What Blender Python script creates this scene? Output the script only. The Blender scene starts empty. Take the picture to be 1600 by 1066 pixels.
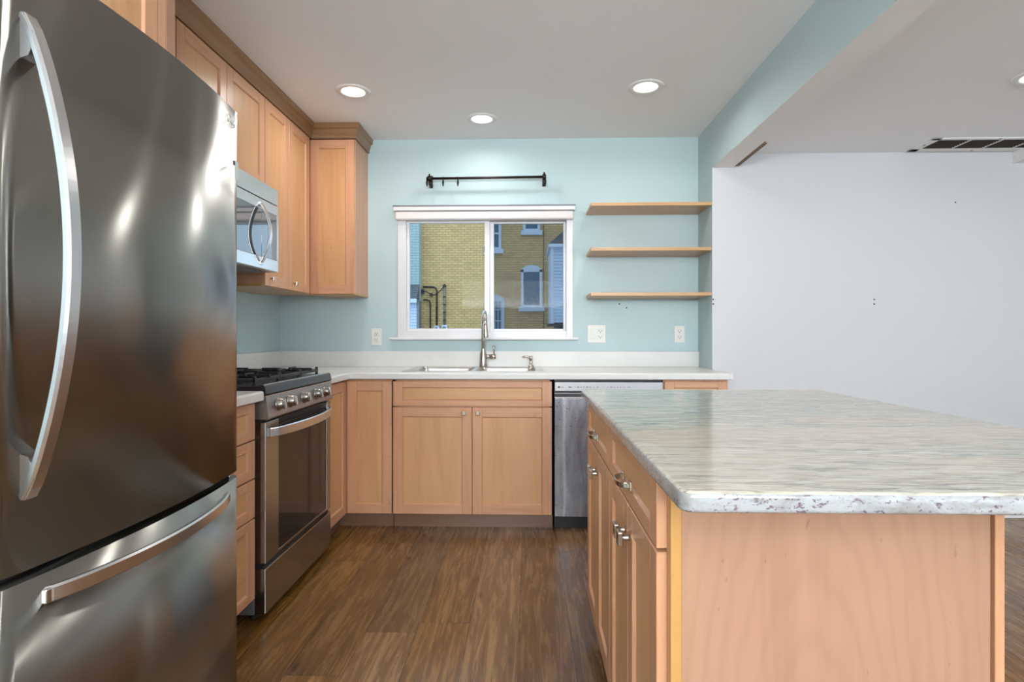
import bpy, bmesh, math, random
from mathutils import Vector, Matrix
random.seed(4)
PI = math.pi
S = bpy.context.scene
COL = S.collection

# ------------------------------------------------------------------ camera
cam = bpy.data.cameras.new('camera')
cam.sensor_width = 36.0
cam.lens = 36.0 * 900 / 1600
cam.shift_y = -10 / 1600
cam.clip_start = 0.02
camo = bpy.data.objects.new('camera', cam)
COL.objects.link(camo)
camo.location = (0, 0, 1.134)
camo.rotation_euler = (PI / 2, 0, math.atan(25 / 900))
S.camera = camo

# ------------------------------------------------------------------ view, world
S.view_settings.view_transform = 'Standard'
S.view_settings.look = 'None'
S.view_settings.gamma = 1
S.view_settings.use_curve_mapping = False
S.view_settings.exposure = -0.04
world = bpy.data.worlds.new('overcast_sky')
S.world = world
world.use_nodes = True
bg = world.node_tree.nodes['Background']
bg.inputs['Color'].default_value = (0.58, 0.78, 1.0, 1)
bg.inputs['Strength'].default_value = 2.1

# ------------------------------------------------------------------ unseen fill lights added behind and beside the camera
def area(name, loc, rot, sx, sy, power, color=(1, 1, 1), spread=PI, shape='RECTANGLE', parent=None):
    l = bpy.data.lights.new(name, 'AREA')
    l.shape = shape
    l.size = sx
    if shape == 'RECTANGLE':
        l.size_y = sy
    l.energy = power
    l.color = color
    l.spread = spread
    o = bpy.data.objects.new(name, l)
    COL.objects.link(o)
    o.location = loc
    o.rotation_euler = rot
    if parent:
        o.parent = parent
    return o
area('added_rear_fill', (0.1, -2.94, 1.95), (PI / 2, 0, 0), 3.0, 0.4, 100, (0.94, 0.975, 1.0))  # unseen lamp added to light the room from behind
area('added_ceiling_fill', (0.1, -2.93, 1.72), (PI / 2 + 1.1, 0, 0), 3.0, 0.35, 230, (0.93, 0.965, 1.0))  # unseen lamp tilted up, added to brighten the ceiling
area('added_rear_right_fill', (3.0, -2.94, 1.15), (PI / 2 + 0.85, 0, 0), 1.9, 1.9, 36, (0.93, 0.965, 1.0))  # unseen up-tilted lamp added at the rear right for ceiling fill
area('added_side_fill', (4.44, -0.6, 1.4), (PI / 2 + 0.8, 0, PI / 2), 2.6, 1.5, 16, (0.90, 0.95, 1.0))  # unseen lamp added as side fill; this wall has no window
LAMP_W = 4.6
LAMP_C = (1.0, 0.975, 0.94)

# ------------------------------------------------------------------ node helpers
class NT:
    def __init__(s, name):
        s.m = bpy.data.materials.new(name)
        s.m.use_nodes = True
        s.t = s.m.node_tree
        s.b = s.t.nodes['Principled BSDF']
    def n(s, kind, **kw):
        nd = s.t.nodes.new('ShaderNode' + kind)
        for k, v in kw.items():
            if k.startswith('i_'):
                key = k[2:].replace('_', ' ')
                nd.inputs[key].default_value = v
            else:
                setattr(nd, k, v)
        return nd
    def l(s, a, b):
        s.t.links.new(a, b)
    def coord(s, rnd=True):
        tc = s.n('TexCoord')
        if not rnd:
            return tc.outputs['Object']
        oi = s.n('ObjectInfo')
        mul = s.n('VectorMath', operation='SCALE')
        comb = s.n('CombineXYZ')
        s.l(oi.outputs['Random'], comb.inputs[0]); s.l(oi.outputs['Random'], comb.inputs[1]); s.l(oi.outputs['Random'], comb.inputs[2])
        s.l(comb.outputs[0], mul.inputs[0]); mul.inputs['Scale'].default_value = 17.0
        add = s.n('VectorMath', operation='ADD')
        s.l(tc.outputs['Object'], add.inputs[0]); s.l(mul.outputs[0], add.inputs[1])
        return add.outputs[0]
    def mapping(s, vec, scale=(1, 1, 1), loc=(0, 0, 0), rot=(0, 0, 0)):
        m = s.n('Mapping')
        m.inputs['Scale'].default_value = scale
        m.inputs['Location'].default_value = loc
        m.inputs['Rotation'].default_value = rot
        s.l(vec, m.inputs['Vector'])
        return m.outputs[0]
    def noise(s, vec, scale=1, detail=4, rough=0.55, dist=0.0):
        n = s.n('TexNoise')
        n.inputs['Scale'].default_value = scale
        n.inputs['Detail'].default_value = detail
        n.inputs['Roughness'].default_value = rough
        n.inputs['Distortion'].default_value = dist
        s.l(vec, n.inputs['Vector'])
        return n.outputs['Fac']
    def ramp(s, fac, stops):
        r = s.n('ValToRGB')
        el = r.color_ramp.elements
        while len(el) < len(stops):
            el.new(0.5)
        for e, (p, c) in zip(el, stops):
            e.position = p
            e.color = (*c, 1) if len(c) == 3 else c
        s.l(fac, r.inputs[0])
        return r.outputs[0]
    def mix(s, fac, a, b, mode='MIX'):
        m = s.n('Mix', data_type='RGBA', blend_type=mode)
        for sock, v in ((m.inputs[0], fac), (m.inputs[6], a), (m.inputs[7], b)):
            if isinstance(v, (int, float)):
                sock.default_value = v
            elif isinstance(v, tuple):
                sock.default_value = (*v, 1)
            else:
                s.l(v, sock)
        return m.outputs[2]
    def math(s, op, a, b=0.0):
        m = s.n('Math', operation=op)
        for sock, v in ((m.inputs[0], a), (m.inputs[1], b)):
            if isinstance(v, (int, float)):
                sock.default_value = v
            else:
                s.l(v, sock)
        return m.outputs[0]
    def bump(s, h, strength=0.2, dist=0.002):
        b = s.n('Bump')
        b.inputs['Strength'].default_value = strength
        b.inputs['Distance'].default_value = dist
        s.l(h, b.inputs['Height'])
        s.l(b.outputs[0], s.b.inputs['Normal'])
    def base(s, c):
        if isinstance(c, tuple):
            s.b.inputs['Base Color'].default_value = (*c, 1)
        else:
            s.l(c, s.b.inputs['Base Color'])
    def set(s, **kw):
        for k, v in kw.items():
            s.b.inputs[k.replace('_', ' ')].default_value = v

def plain(name, col, rough=0.5, metal=0.0, var=0.04, scale=6.0, bump=0.0, coat=0.0):
    t = NT(name)
    v = t.noise(t.coord(), scale, 3)
    lo = tuple(c * (1 - var) for c in col); hi = tuple(min(1, c * (1 + var)) for c in col)
    t.base(t.ramp(v, [(0.3, lo), (0.7, hi)]))
    t.set(Roughness=rough, Metallic=metal)
    if coat:
        t.b.inputs['Coat Weight'].default_value = coat
    if bump:
        w = t.noise(t.coord(False), 220, 2)
        t.bump(w, bump, 0.0006)
    return t.m

def maple(name, scale, c1, c2, c3, figure=None):
    t = NT(name)
    co = t.coord()
    a = t.noise(t.mapping(co, scale), 1.0, 6, 0.6, 0.5)
    col = t.ramp(a, [(0.28, c1), (0.5, c2), (0.75, c3)])
    blot = t.noise(t.mapping(co, tuple(max(1.5, x * 0.12) for x in scale)), 1.0, 2, 0.5, 0.3)
    col = t.mix(t.math('MULTIPLY', blot, 0.45), col, tuple(x * 0.86 for x in c1))
    if figure:
        w = t.n('TexWave', wave_type='RINGS', rings_direction='SPHERICAL')
        w.inputs['Scale'].default_value = 4.5
        w.inputs['Distortion'].default_value = 5.0
        w.inputs['Detail'].default_value = 3.0
        w.inputs['Detail Scale'].default_value = 1.6
        t.l(t.mapping(t.coord(False), (2.6, 0, 0.5), figure), w.inputs['Vector'])
        f = t.math('MULTIPLY', t.math('POWER', w.outputs['Fac'], 3.0), 0.22)
        col = t.mix(f, col, tuple(x * 0.78 for x in c1))
    sp = t.noise(t.mapping(co, (90, 90, 34)), 1.0, 1)
    col = t.mix(t.ramp(sp, [(0.74, (0, 0, 0)), (0.8, (0.5, 0.5, 0.5))]), col, tuple(x * 0.6 for x in c1))
    t.base(col)
    t.set(Roughness=0.36)
    t.b.inputs['Coat Weight'].default_value = 0.15
    t.b.inputs['Coat Roughness'].default_value = 0.25
    t.bump(a, 0.06, 0.001)
    return t.m

MC = ((0.56, 0.275, 0.145), (0.65, 0.345, 0.195), (0.70, 0.395, 0.235))
MV = maple('maple_vertical_grain', (26, 26, 1.6), *MC)
MH = maple('maple_horizontal_grain', (2.0, 2.0, 30), *MC)
MDH = maple('maple_panel_horizontal', (1.5, 1.5, 17), (0.57, 0.29, 0.125), (0.66, 0.365, 0.175), (0.71, 0.41, 0.21))
MD = maple('maple_door_panel', (15, 15, 1.5), (0.57, 0.29, 0.125), (0.66, 0.365, 0.175), (0.71, 0.41, 0.21))
MP = maple('maple_panel', (18, 18, 1.1), (0.40, 0.215, 0.13), (0.455, 0.25, 0.158), (0.49, 0.278, 0.178), figure=(0.15, 0, -0.05))
ME = maple('maple_edge', (20, 20, 1.2), (0.50, 0.25, 0.075), (0.55, 0.29, 0.09), (0.60, 0.33, 0.11))
MCR = maple('maple_crown', (2, 2, 34), (0.24, 0.125, 0.05), (0.30, 0.16, 0.068), (0.35, 0.19, 0.085))
MINT = plain('cabinet_interior', (0.45, 0.3, 0.18), 0.6)
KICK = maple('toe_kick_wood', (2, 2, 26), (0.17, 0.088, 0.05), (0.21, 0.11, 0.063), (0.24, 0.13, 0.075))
SHELF = maple('shelf_wood', (2.2, 16, 22), (0.50, 0.27, 0.11), (0.60, 0.34, 0.15), (0.66, 0.39, 0.18))

AQUA = plain('aqua_paint', (0.47, 0.60, 0.62), 0.55, var=0.015, scale=1.2, bump=0.05)
WHITEW = plain('white_wall_paint', (0.625, 0.635, 0.65), 0.6, var=0.012, scale=1.0, bump=0.05)
CEIL = plain('ceiling_paint', (0.93, 0.94, 0.95), 0.8, var=0.01, scale=1.0, bump=0.05)
VINYL = plain('white_vinyl', (0.74, 0.735, 0.75), 0.32, var=0.01)
TRIMW = plain('white_trim', (0.86, 0.86, 0.85), 0.4, var=0.01)
LAM = plain('white_laminate', (0.72, 0.715, 0.685), 0.3, var=0.015, scale=14)
PLATE = plain('outlet_plastic', (0.76, 0.75, 0.70), 0.35, var=0.005)
DARK = plain('dark_slot', (0.02, 0.02, 0.02), 0.6)
BLACKM = plain('black_enamel', (0.014, 0.014, 0.015), 0.3, var=0.2)
IRON = plain('cast_iron', (0.02, 0.02, 0.022), 0.45, var=0.3, scale=30)
BLKPL = plain('black_plastic', (0.015, 0.015, 0.017), 0.4)
RODM = plain('oil_bronze', (0.025, 0.018, 0.015), 0.42, metal=0.6)
NICKEL = plain('brushed_nickel', (0.56, 0.51, 0.45), 0.27, metal=1.0)
CHROME = plain('chrome', (0.72, 0.72, 0.72), 0.1, metal=1.0)
SINKM = plain('sink_steel', (0.55, 0.54, 0.52), 0.3, metal=1.0)
GREYM = plain('grey_appliance_side', (0.22, 0.21, 0.22), 0.4, metal=0.5)
KNOBM = plain('knob_metal', (0.30, 0.27, 0.24), 0.22, metal=1.0)
STICK = plain('sticker_white', (0.7, 0.74, 0.74), 0.3)
PRINT = plain('printed_marks', (0.08, 0.08, 0.09), 0.5)
BRONZE = plain('vent_dark', (0.06, 0.045, 0.035), 0.7)
BLINDM = plain('blind_fabric', (0.74, 0.70, 0.69), 0.6, var=0.01)

def steel(name, col, rough, aniso, streak=(1.5, 1.5, 260)):
    t = NT(name)
    co = t.coord(False)
    s = t.noise(t.mapping(co, streak), 1.0, 3, 0.6)
    cl = t.noise(co, 3.0, 3)
    t.base(t.mix(t.math('MULTIPLY', cl, 0.5), t.ramp(s, [(0.2, tuple(x * 0.94 for x in col)), (0.8, tuple(min(1, x * 1.05) for x in col))]), tuple(x * 0.9 for x in col)))
    r = t.math('ADD', t.math('MULTIPLY', s, 0.02), rough - 0.01)
    r = t.math('ADD', r, t.math('MULTIPLY', t.math('SUBTRACT', cl, 0.5), 0.05))
    t.l(r, t.b.inputs['Roughness'])
    t.set(Metallic=1.0, Anisotropic=aniso, Anisotropic_Rotation=0.25)
    tg = t.n('Tangent', direction_type='RADIAL', axis='Z')
    t.l(tg.outputs[0], t.b.inputs['Tangent'])
    return t.m
STEEL = steel('stainless_steel', (0.34, 0.335, 0.325), 0.25, 0.8)
FRIDGE = steel('fridge_stainless', (0.32, 0.31, 0.285), 0.22, 1.0, (0.5, 0.5, 12))
STEELH = plain('handle_steel', (0.66, 0.66, 0.67), 0.27, metal=1.0, var=0.02)
STEELW = steel('microwave_steel', (0.70, 0.69, 0.67), 0.3, 0.3)

def mk_granite():
    t = NT('granite')
    co = t.coord(False)
    a = t.noise(t.mapping(co, (9.0, 60, 60), rot=(0, 0, 0.05)), 1.0, 9, 0.68, 1.0)
    b = t.noise(t.mapping(co, (1.2, 5, 5), (3, 1, 0), rot=(0, 0, 0.05)), 1.0, 4, 0.6, 0.5)
    c = t.noise(t.mapping(co, (22, 130, 130), rot=(0, 0, 0.05)), 1.0, 4, 0.6, 0.3)
    d = t.noise(t.mapping(co, (9, 75, 80), (7, 2, 5)), 1.0, 6, 0.65, 0.8)
    col = t.ramp(a, [(0.33, (0.10, 0.11, 0.10)), (0.45, (0.33, 0.33, 0.28)), (0.56, (0.52, 0.50, 0.41)), (0.68, (0.70, 0.66, 0.56))])
    col = t.mix(t.ramp(b, [(0.45, (0, 0, 0)), (0.65, (0.7, 0.7, 0.7))]), col, (0.62, 0.50, 0.38))
    col = t.mix(t.ramp(c, [(0.5, (0, 0, 0)), (0.75, (0.6, 0.6, 0.6))]), col, (0.76, 0.75, 0.72))
    col = t.mix(t.ramp(d, [(0.595, (0, 0, 0)), (0.68, (0.9, 0.9, 0.9))]), col, (0.16, 0.13, 0.15))
    # polished edge of the slab: whiter stone with small dark purple crystals
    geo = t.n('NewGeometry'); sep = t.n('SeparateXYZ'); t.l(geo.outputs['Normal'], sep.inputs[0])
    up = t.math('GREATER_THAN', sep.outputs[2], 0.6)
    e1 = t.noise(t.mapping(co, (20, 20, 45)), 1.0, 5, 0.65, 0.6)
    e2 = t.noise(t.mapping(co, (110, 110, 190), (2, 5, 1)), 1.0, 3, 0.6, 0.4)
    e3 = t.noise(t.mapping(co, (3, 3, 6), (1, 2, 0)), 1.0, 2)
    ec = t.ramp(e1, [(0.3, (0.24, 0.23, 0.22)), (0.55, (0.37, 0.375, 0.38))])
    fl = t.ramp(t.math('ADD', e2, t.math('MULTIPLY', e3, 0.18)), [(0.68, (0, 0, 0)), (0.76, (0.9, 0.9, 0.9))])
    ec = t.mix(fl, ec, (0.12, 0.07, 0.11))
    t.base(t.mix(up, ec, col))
    t.set(Roughness=0.13)
    t.b.inputs['Coat Weight'].default_value = 0.0
    return t.m
GRANITE = mk_granite()

def mk_floor():
    t = NT('floor_planks')
    co = t.coord(False)
    sep = t.n('SeparateXYZ'); t.l(co, sep.inputs[0])
    u = t.math('DIVIDE', t.math('ADD', sep.outputs[0], 0.035 + 195 * 0.1), 0.195)
    ix = t.math('FLOOR', u)
    fx = t.math('FRACT', u)
    wn = t.n('TexWhiteNoise', noise_dimensions='1D'); t.l(ix, wn.inputs['W'])
    v = t.math('ADD', t.math('DIVIDE', sep.outputs[1], 1.22), t.math('MULTIPLY', wn.outputs['Value'], 7.3))
    iy = t.math('FLOOR', v); fy = t.math('FRACT', v)
    cmb = t.n('CombineXYZ'); t.l(ix, cmb.inputs[0]); t.l(iy, cmb.inputs[1])
    wn2 = t.n('TexWhiteNoise', noise_dimensions='2D'); t.l(cmb.outputs[0], wn2.inputs['Vector'])
    off = t.n('VectorMath', operation='SCALE'); t.l(wn2.outputs['Color'], off.inputs[0]); off.inputs['Scale'].default_value = 30
    ad = t.n('VectorMath', operation='ADD'); t.l(co, ad.inputs[0]); t.l(off.outputs[0], ad.inputs[1])
    g = t.noise(t.mapping(ad.outputs[0], (38, 2.2, 1)), 1.0, 10, 0.74, 1.1)
    g2 = t.noise(t.mapping(ad.outputs[0], (7, 0.8, 1)), 1.0, 4, 0.6, 1.6)
    g3 = t.noise(t.mapping(ad.outputs[0], (130, 5, 1)), 1.0, 3, 0.6, 0.2)
    col = t.ramp(g, [(0.30, (0.065, 0.028, 0.008)), (0.46, (0.175, 0.083, 0.025)), (0.58, (0.30, 0.158, 0.054)), (0.72, (0.43, 0.26, 0.105))])
    col = t.mix(t.ramp(g2, [(0.4, (0, 0, 0)), (0.68, (0.5, 0.5, 0.5))]), col, (0.12, 0.064, 0.028))
    col = t.mix(t.math('MULTIPLY', g3, 0.45), col, (0.10, 0.052, 0.02))
    kn = t.n('TexVoronoi'); kn.inputs['Scale'].default_value = 1.0
    t.l(t.mapping(ad.outputs[0], (6.5, 2.3, 1)), kn.inputs['Vector'])
    col = t.mix(t.ramp(kn.outputs['Distance'], [(0.03, (0.85, 0.85, 0.85)), (0.10, (0, 0, 0))]), col, (0.05, 0.028, 0.02))
    hs = t.n('HueSaturation'); t.l(col, hs.inputs['Color'])
    t.l(t.math('ADD', t.math('MULTIPLY', wn2.outputs['Value'], 0.55), 0.74), hs.inputs['Value'])
    t.l(t.math('ADD', t.math('MULTIPLY', wn.outputs['Value'], 0.3), 0.9), hs.inputs['Saturation'])
    e1 = t.math('LESS_THAN', fx, 0.016)
    e2 = t.math('LESS_THAN', fy, 0.0030)
    e = t.math('MAXIMUM', e1, e2)
    t.base(t.mix(t.math('MULTIPLY', e, 0.9), hs.outputs[0], (0.045, 0.028, 0.018)))
    t.l(t.math('ADD', t.math('MULTIPLY', g, 0.20), 0.17), t.b.inputs['Roughness'])
    t.bump(g, 0.10, 0.001)
    return t.m
FLOORM = mk_floor()

def mk_brick(name, c1, c2, mortar, bw, rh, mor, axis='XZ'):
    t = NT(name)
    sep = t.n('SeparateXYZ'); t.l(t.coord(False), sep.inputs[0])
    cb = t.n('CombineXYZ'); t.l(sep.outputs['XYZ'.index(axis[0])], cb.inputs[0]); t.l(sep.outputs[2], cb.inputs[1])
    b = t.n('TexBrick')
    b.inputs['Scale'].default_value = 1
    b.inputs['Brick Width'].default_value = bw
    b.inputs['Row Height'].default_value = rh
    b.inputs['Mortar Size'].default_value = mor
    b.inputs['Mortar Smooth'].default_value = 0.2
    b.inputs['Color1'].default_value = (*c1, 1)
    b.inputs['Color2'].default_value = (*c2, 1)
    b.inputs['Mortar'].default_value = (*mortar, 1)
    t.l(cb.outputs[0], b.inputs['Vector'])
    n1 = t.noise(t.coord(False), 0.8, 5, 0.65)
    n2 = t.noise(t.mapping(t.coord(False), (2.2, 2.2, 11)), 1.0, 3, 0.6)
    col = t.mix(t.math('MULTIPLY', n1, 0.55), b.outputs['Color'], tuple(x * 0.55 for x in c2))
    col = t.mix(t.math('MULTIPLY', n2, 0.45), col, tuple(min(1, x * 1.25) for x in c1))
    t.base(col)
    t.set(Roughness=0.9)
    t.bump(b.outputs['Fac'], 0.3, -0.01)
    return t.m
BRICK = mk_brick('yellow_brick', (0.80, 0.53, 0.22), (0.58, 0.37, 0.15), (0.22, 0.16, 0.11), 0.24, 0.09, 0.012)
PBLOCK = mk_brick('painted_block', (0.42, 0.52, 0.50), (0.36, 0.46, 0.45), (0.14, 0.17, 0.18), 0.30, 0.10, 0.008)
SHINGLE = mk_brick('roof_shingles', (0.11, 0.11, 0.12), (0.2, 0.19, 0.2), (0.04, 0.04, 0.05), 0.16, 0.07, 0.01)
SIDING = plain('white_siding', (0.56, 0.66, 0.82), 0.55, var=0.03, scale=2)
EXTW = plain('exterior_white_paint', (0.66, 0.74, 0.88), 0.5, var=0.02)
EXTGL = plain('exterior_dark_glass', (0.05, 0.12, 0.20), 0.3, var=0.1)
CONC = plain('ground_concrete', (0.4, 0.4, 0.38), 0.9, var=0.1)
WIREM = plain('black_cable', (0.04, 0.035, 0.03), 0.6)
PIPEG = plain('grey_conduit', (0.22, 0.23, 0.24), 0.5, metal=0.4)

def mk_glass(name, tint=(1, 1, 1), gloss=1.0):
    m = bpy.data.materials.new(name); m.use_nodes = True
    t = m.node_tree; t.nodes.clear()
    o = t.nodes.new('ShaderNodeOutputMaterial'); mx = t.nodes.new('ShaderNodeMixShader')
    tr = t.nodes.new('ShaderNodeBsdfTransparent'); gl = t.nodes.new('ShaderNodeBsdfGlossy'); fr = t.nodes.new('ShaderNodeFresnel')
    tr.inputs[0].default_value = (*tint, 1); gl.inputs['Roughness'].default_value = 0.02
    fr.inputs[0].default_value = 1.08
    t.links.new(fr.outputs[0], mx.inputs[0]); t.links.new(tr.outputs[0], mx.inputs[1]); t.links.new(gl.outputs[0], mx.inputs[2])
    t.links.new(mx.outputs[0], o.inputs[0])
    return m
GLASS = mk_glass('window_glass', (0.96, 0.98, 0.98))
def mk_screen():
    m = bpy.data.materials.new('insect_screen_mesh'); m.use_nodes = True
    t = m.node_tree; t.nodes.clear()
    o = t.nodes.new('ShaderNodeOutputMaterial'); mx = t.nodes.new('ShaderNodeMixShader')
    tr = t.nodes.new('ShaderNodeBsdfTransparent'); d = t.nodes.new('ShaderNodeBsdfDiffuse')
    d.inputs[0].default_value = (0.06, 0.07, 0.08, 1); mx.inputs[0].default_value = 0.36
    t.links.new(tr.outputs[0], mx.inputs[1]); t.links.new(d.outputs[0], mx.inputs[2]); t.links.new(mx.outputs[0], o.inputs[0])
    return m
SCREEN = mk_screen()
def mk_emit(name, col, st):
    m = bpy.data.materials.new(name); m.use_nodes = True
    t = m.node_tree; t.nodes.clear()
    o = t.nodes.new('ShaderNodeOutputMaterial'); e = t.nodes.new('ShaderNodeEmission')
    e.inputs[0].default_value = (*col, 1); e.inputs[1].default_value = st
    t.links.new(e.outputs[0], o.inputs[0])
    return m
PANELS = plain('panel_steel', (0.36, 0.36, 0.375), 0.36, metal=0.9, var=0.01)
POCKET = plain('pocket_steel', (0.22, 0.21, 0.22), 0.5, metal=0.5)
LENS = mk_emit('lamp_lens', (1.0, 0.96, 0.88), 6.0)
def mk_darkglass(name, col, rough, coat=0.5):
    t = NT(name); t.base(t.ramp(t.noise(t.coord(False), 2), [(0, col), (1, tuple(c * 1.15 for c in col))]))
    t.set(Roughness=rough); t.b.inputs['Specular IOR Level'].default_value = coat
    return t.m
OVENGL = mk_darkglass('oven_glass', (0.022, 0.017, 0.014), 0.08, 0.3)
MWGL = mk_darkglass('microwave_glass', (0.05, 0.052, 0.06), 0.06, 1.0); MWGL.node_tree.nodes['Principled BSDF'].inputs['Coat Weight'].default_value = 1.0
def mk_film():
    t = NT('dishwasher_film')
    co = t.coord(False)
    a = t.noise(t.mapping(co, (16, 16, 3)), 1.0, 5, 0.65, 1.5)
    b = t.noise(t.mapping(co, (60, 60, 60)), 1.0, 4, 0.7, 0.5)
    col = t.ramp(a, [(0.3, (0.20, 0.215, 0.26)), (0.55, (0.30, 0.31, 0.35)), (0.68, (0.38, 0.39, 0.43))])
    w = t.n('TexWave', wave_type='BANDS', bands_direction='X'); w.inputs['Scale'].default_value = 0.9
    w.inputs['Distortion'].default_value = 2.0; w.inputs['Detail'].default_value = 3; w.inputs['Detail Scale'].default_value = 1.5
    t.l(t.mapping(co, (1.5, 1, 0.5), (-0.12, 0, 0)), w.inputs['Vector'])
    col = t.mix(t.ramp(w.outputs['Fac'], [(0.975, (0, 0, 0)), (1.0, (0.5, 0.5, 0.5))]), col, (0.6, 0.62, 0.66))
    t.base(col)
    t.l(t.math('ADD', t.math('MULTIPLY', b, 0.3), 0.16), t.b.inputs['Roughness'])
    t.set(Metallic=0.75)
    t.bump(a, 0.12, 0.004)
    return t.m
FILM = mk_film()

# ------------------------------------------------------------------ mesh helpers
class MB:
    def __init__(s):
        s.bm = bmesh.new(); s.mats = []
    def mi(s, m):
        if m not in s.mats:
            s.mats.append(m)
        return s.mats.index(m)
    def _faces(s, faces, m, smooth=False):
        i = s.mi(m)
        for f in faces:
            f.material_index = i; f.smooth = smooth
    def box(s, x0, x1, y0, y1, z0, z1, m, bev=0.0, T=None, seg=2):
        x0, x1 = min(x0, x1), max(x0, x1); y0, y1 = min(y0, y1), max(y0, y1); z0, z1 = min(z0, z1), max(z0, z1)
        co = [(x0, y0, z0), (x1, y0, z0), (x1, y1, z0), (x0, y1, z0), (x0, y0, z1), (x1, y0, z1), (x1, y1, z1), (x0, y1, z1)]
        vs = [s.bm.verts.new(T @ Vector(c) if T else c) for c in co]
        fs = [s.bm.faces.new([vs[i] for i in f]) for f in ((0, 3, 2, 1), (4, 5, 6, 7), (0, 1, 5, 4), (1, 2, 6, 5), (2, 3, 7, 6), (3, 0, 4, 7))]
        s._faces(fs, m)
        if bev:
            es = list({e for f in fs for e in f.edges})
            r = bmesh.ops.bevel(s.bm, geom=es, offset=bev, segments=seg, profile=0.5, affect='EDGES')
            s._faces(r['faces'], m, False)
            if seg > 1:
                for f in r['faces']:
                    f.smooth = False
        return fs
    def prism(s, pts, a, b, axis, m, smooth=False, T=None, capm=None):
        """closed polygon pts in the plane perpendicular to axis, extruded from a to b"""
        def mk(p, h):
            v = {'x': (h, p[0], p[1]), 'y': (p[0], h, p[1]), 'z': (p[0], p[1], h)}[axis]
            return T @ Vector(v) if T else Vector(v)
        A = [s.bm.verts.new(mk(p, a)) for p in pts]; B = [s.bm.verts.new(mk(p, b)) for p in pts]
        n = len(pts); side = []
        for i in range(n):
            side.append(s.bm.faces.new((A[i], A[(i + 1) % n], B[(i + 1) % n], B[i])))
        caps = [s.bm.faces.new(A), s.bm.faces.new(B[::-1])]
        s._faces(side, m, smooth); s._faces(caps, capm or m)
        bmesh.ops.recalc_face_normals(s.bm, faces=side + caps)
    def tube(s, pts, r, m, n=12, caps=True, flat=None):
        """swept circle (or, with flat=(w,t), a rectangle-ish rounded band) along pts"""
        pts = [Vector(p) for p in pts]
        rings = []
        rad = r if isinstance(r, (list, tuple)) else [r] * len(pts)
        t0 = (pts[1] - pts[0]).normalized()
        ref = Vector((0, 0, 1)) if abs(t0.z) < 0.9 else Vector((1, 0, 0))
        nrm = t0.cross(ref).normalized()
        for i, p in enumerate(pts):
            t = (pts[min(i + 1, len(pts) - 1)] - pts[max(i - 1, 0)]).normalized()
            nrm = (nrm - t * nrm.dot(t)).normalized()
            bn = t.cross(nrm)
            rings.append([s.bm.verts.new(p + (nrm * math.cos(2 * PI * k / n) + bn * math.sin(2 * PI * k / n)) * rad[i]) for k in range(n)])
        fs = []
        for a, b in zip(rings, rings[1:]):
            for k in range(n):
                fs.append(s.bm.faces.new((a[k], a[(k + 1) % n], b[(k + 1) % n], b[k])))
        s._faces(fs, m, True)
        if caps:
            c = [s.bm.faces.new(rings[0][::-1]), s.bm.faces.new(rings[-1])]
            s._faces(c, m)
            fs += c
        bmesh.ops.recalc_face_normals(s.bm, faces=fs)
    def lathe(s, prof, m, n=32, T=None, smooth=True):
        """prof: (radius, height) pairs around local z; T places it"""
        rings = []
        for r, h in prof:
            if r < 1e-6:
                v = Vector((0, 0, h)); rings.append([s.bm.verts.new(T @ v if T else v)])
            else:
                rg = []
                for k in range(n):
                    v = Vector((r * math.cos(2 * PI * k / n), r * math.sin(2 * PI * k / n), h))
                    rg.append(s.bm.verts.new(T @ v if T else v))
                rings.append(rg)
        fs = []
        for a, b in zip(rings, rings[1:]):
            for k in range(n):
                if len(a) == 1 and len(b) == 1: continue
                if len(a) == 1: fs.append(s.bm.faces.new((a[0], b[k], b[(k + 1) % n])))
                elif len(b) == 1: fs.append(s.bm.faces.new((a[k], b[0], a[(k + 1) % n])))
                else: fs.append(s.bm.faces.new((a[k], a[(k + 1) % n], b[(k + 1) % n], b[k])))
        s._faces(fs, m, smooth)
        bmesh.ops.recalc_face_normals(s.bm, faces=fs)
    def band(s, path, nrm, half_w, th, m, wdir):
        """flat bar: path points (outer surface), nrm per-point inward direction, wdir the width direction"""
        wdir = Vector(wdir)
        rings = []
        c = min(half_w, th) * 0.28
        for p, nn in zip(path, nrm):
            p = Vector(p); nn = Vector(nn).normalized()
            q = []
            for a, b in ((-half_w + c, 0), (half_w - c, 0), (half_w, c), (half_w, th - c), (half_w - c, th), (-half_w + c, th), (-half_w, th - c), (-half_w, c)):
                q.append(s.bm.verts.new(p + wdir * a + nn * b))
            rings.append(q)
        fs = []
        for a, b in zip(rings, rings[1:]):
            for k in range(8):
                fs.append(s.bm.faces.new((a[k], a[(k + 1) % 8], b[(k + 1) % 8], b[k])))
        fs += [s.bm.faces.new(rings[0][::-1]), s.bm.faces.new(rings[-1])]
        s._faces(fs, m, False)
        bmesh.ops.recalc_face_normals(s.bm, faces=fs)
    def build(s, name, parent=None, bevel=0.0, shade_auto=False):
        me = bpy.data.meshes.new(name)
        root = parent
        while root is not None and root.parent is not None:
            root = root.parent
        if root is not None:
            off = ORIG[root.name]
            bmesh.ops.translate(s.bm, verts=s.bm.verts, vec=-off)
        s.bm.to_mesh(me); s.bm.free()
        for m in s.mats:
            me.materials.append(m)
        o = bpy.data.objects.new(name, me); COL.objects.link(o)
        if parent is not None:
            o.parent = parent
        if bevel:
            bv = o.modifiers.new('bevel', 'BEVEL'); bv.width = bevel; bv.segments = 2; bv.limit_method = 'ANGLE'
        return o

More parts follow.
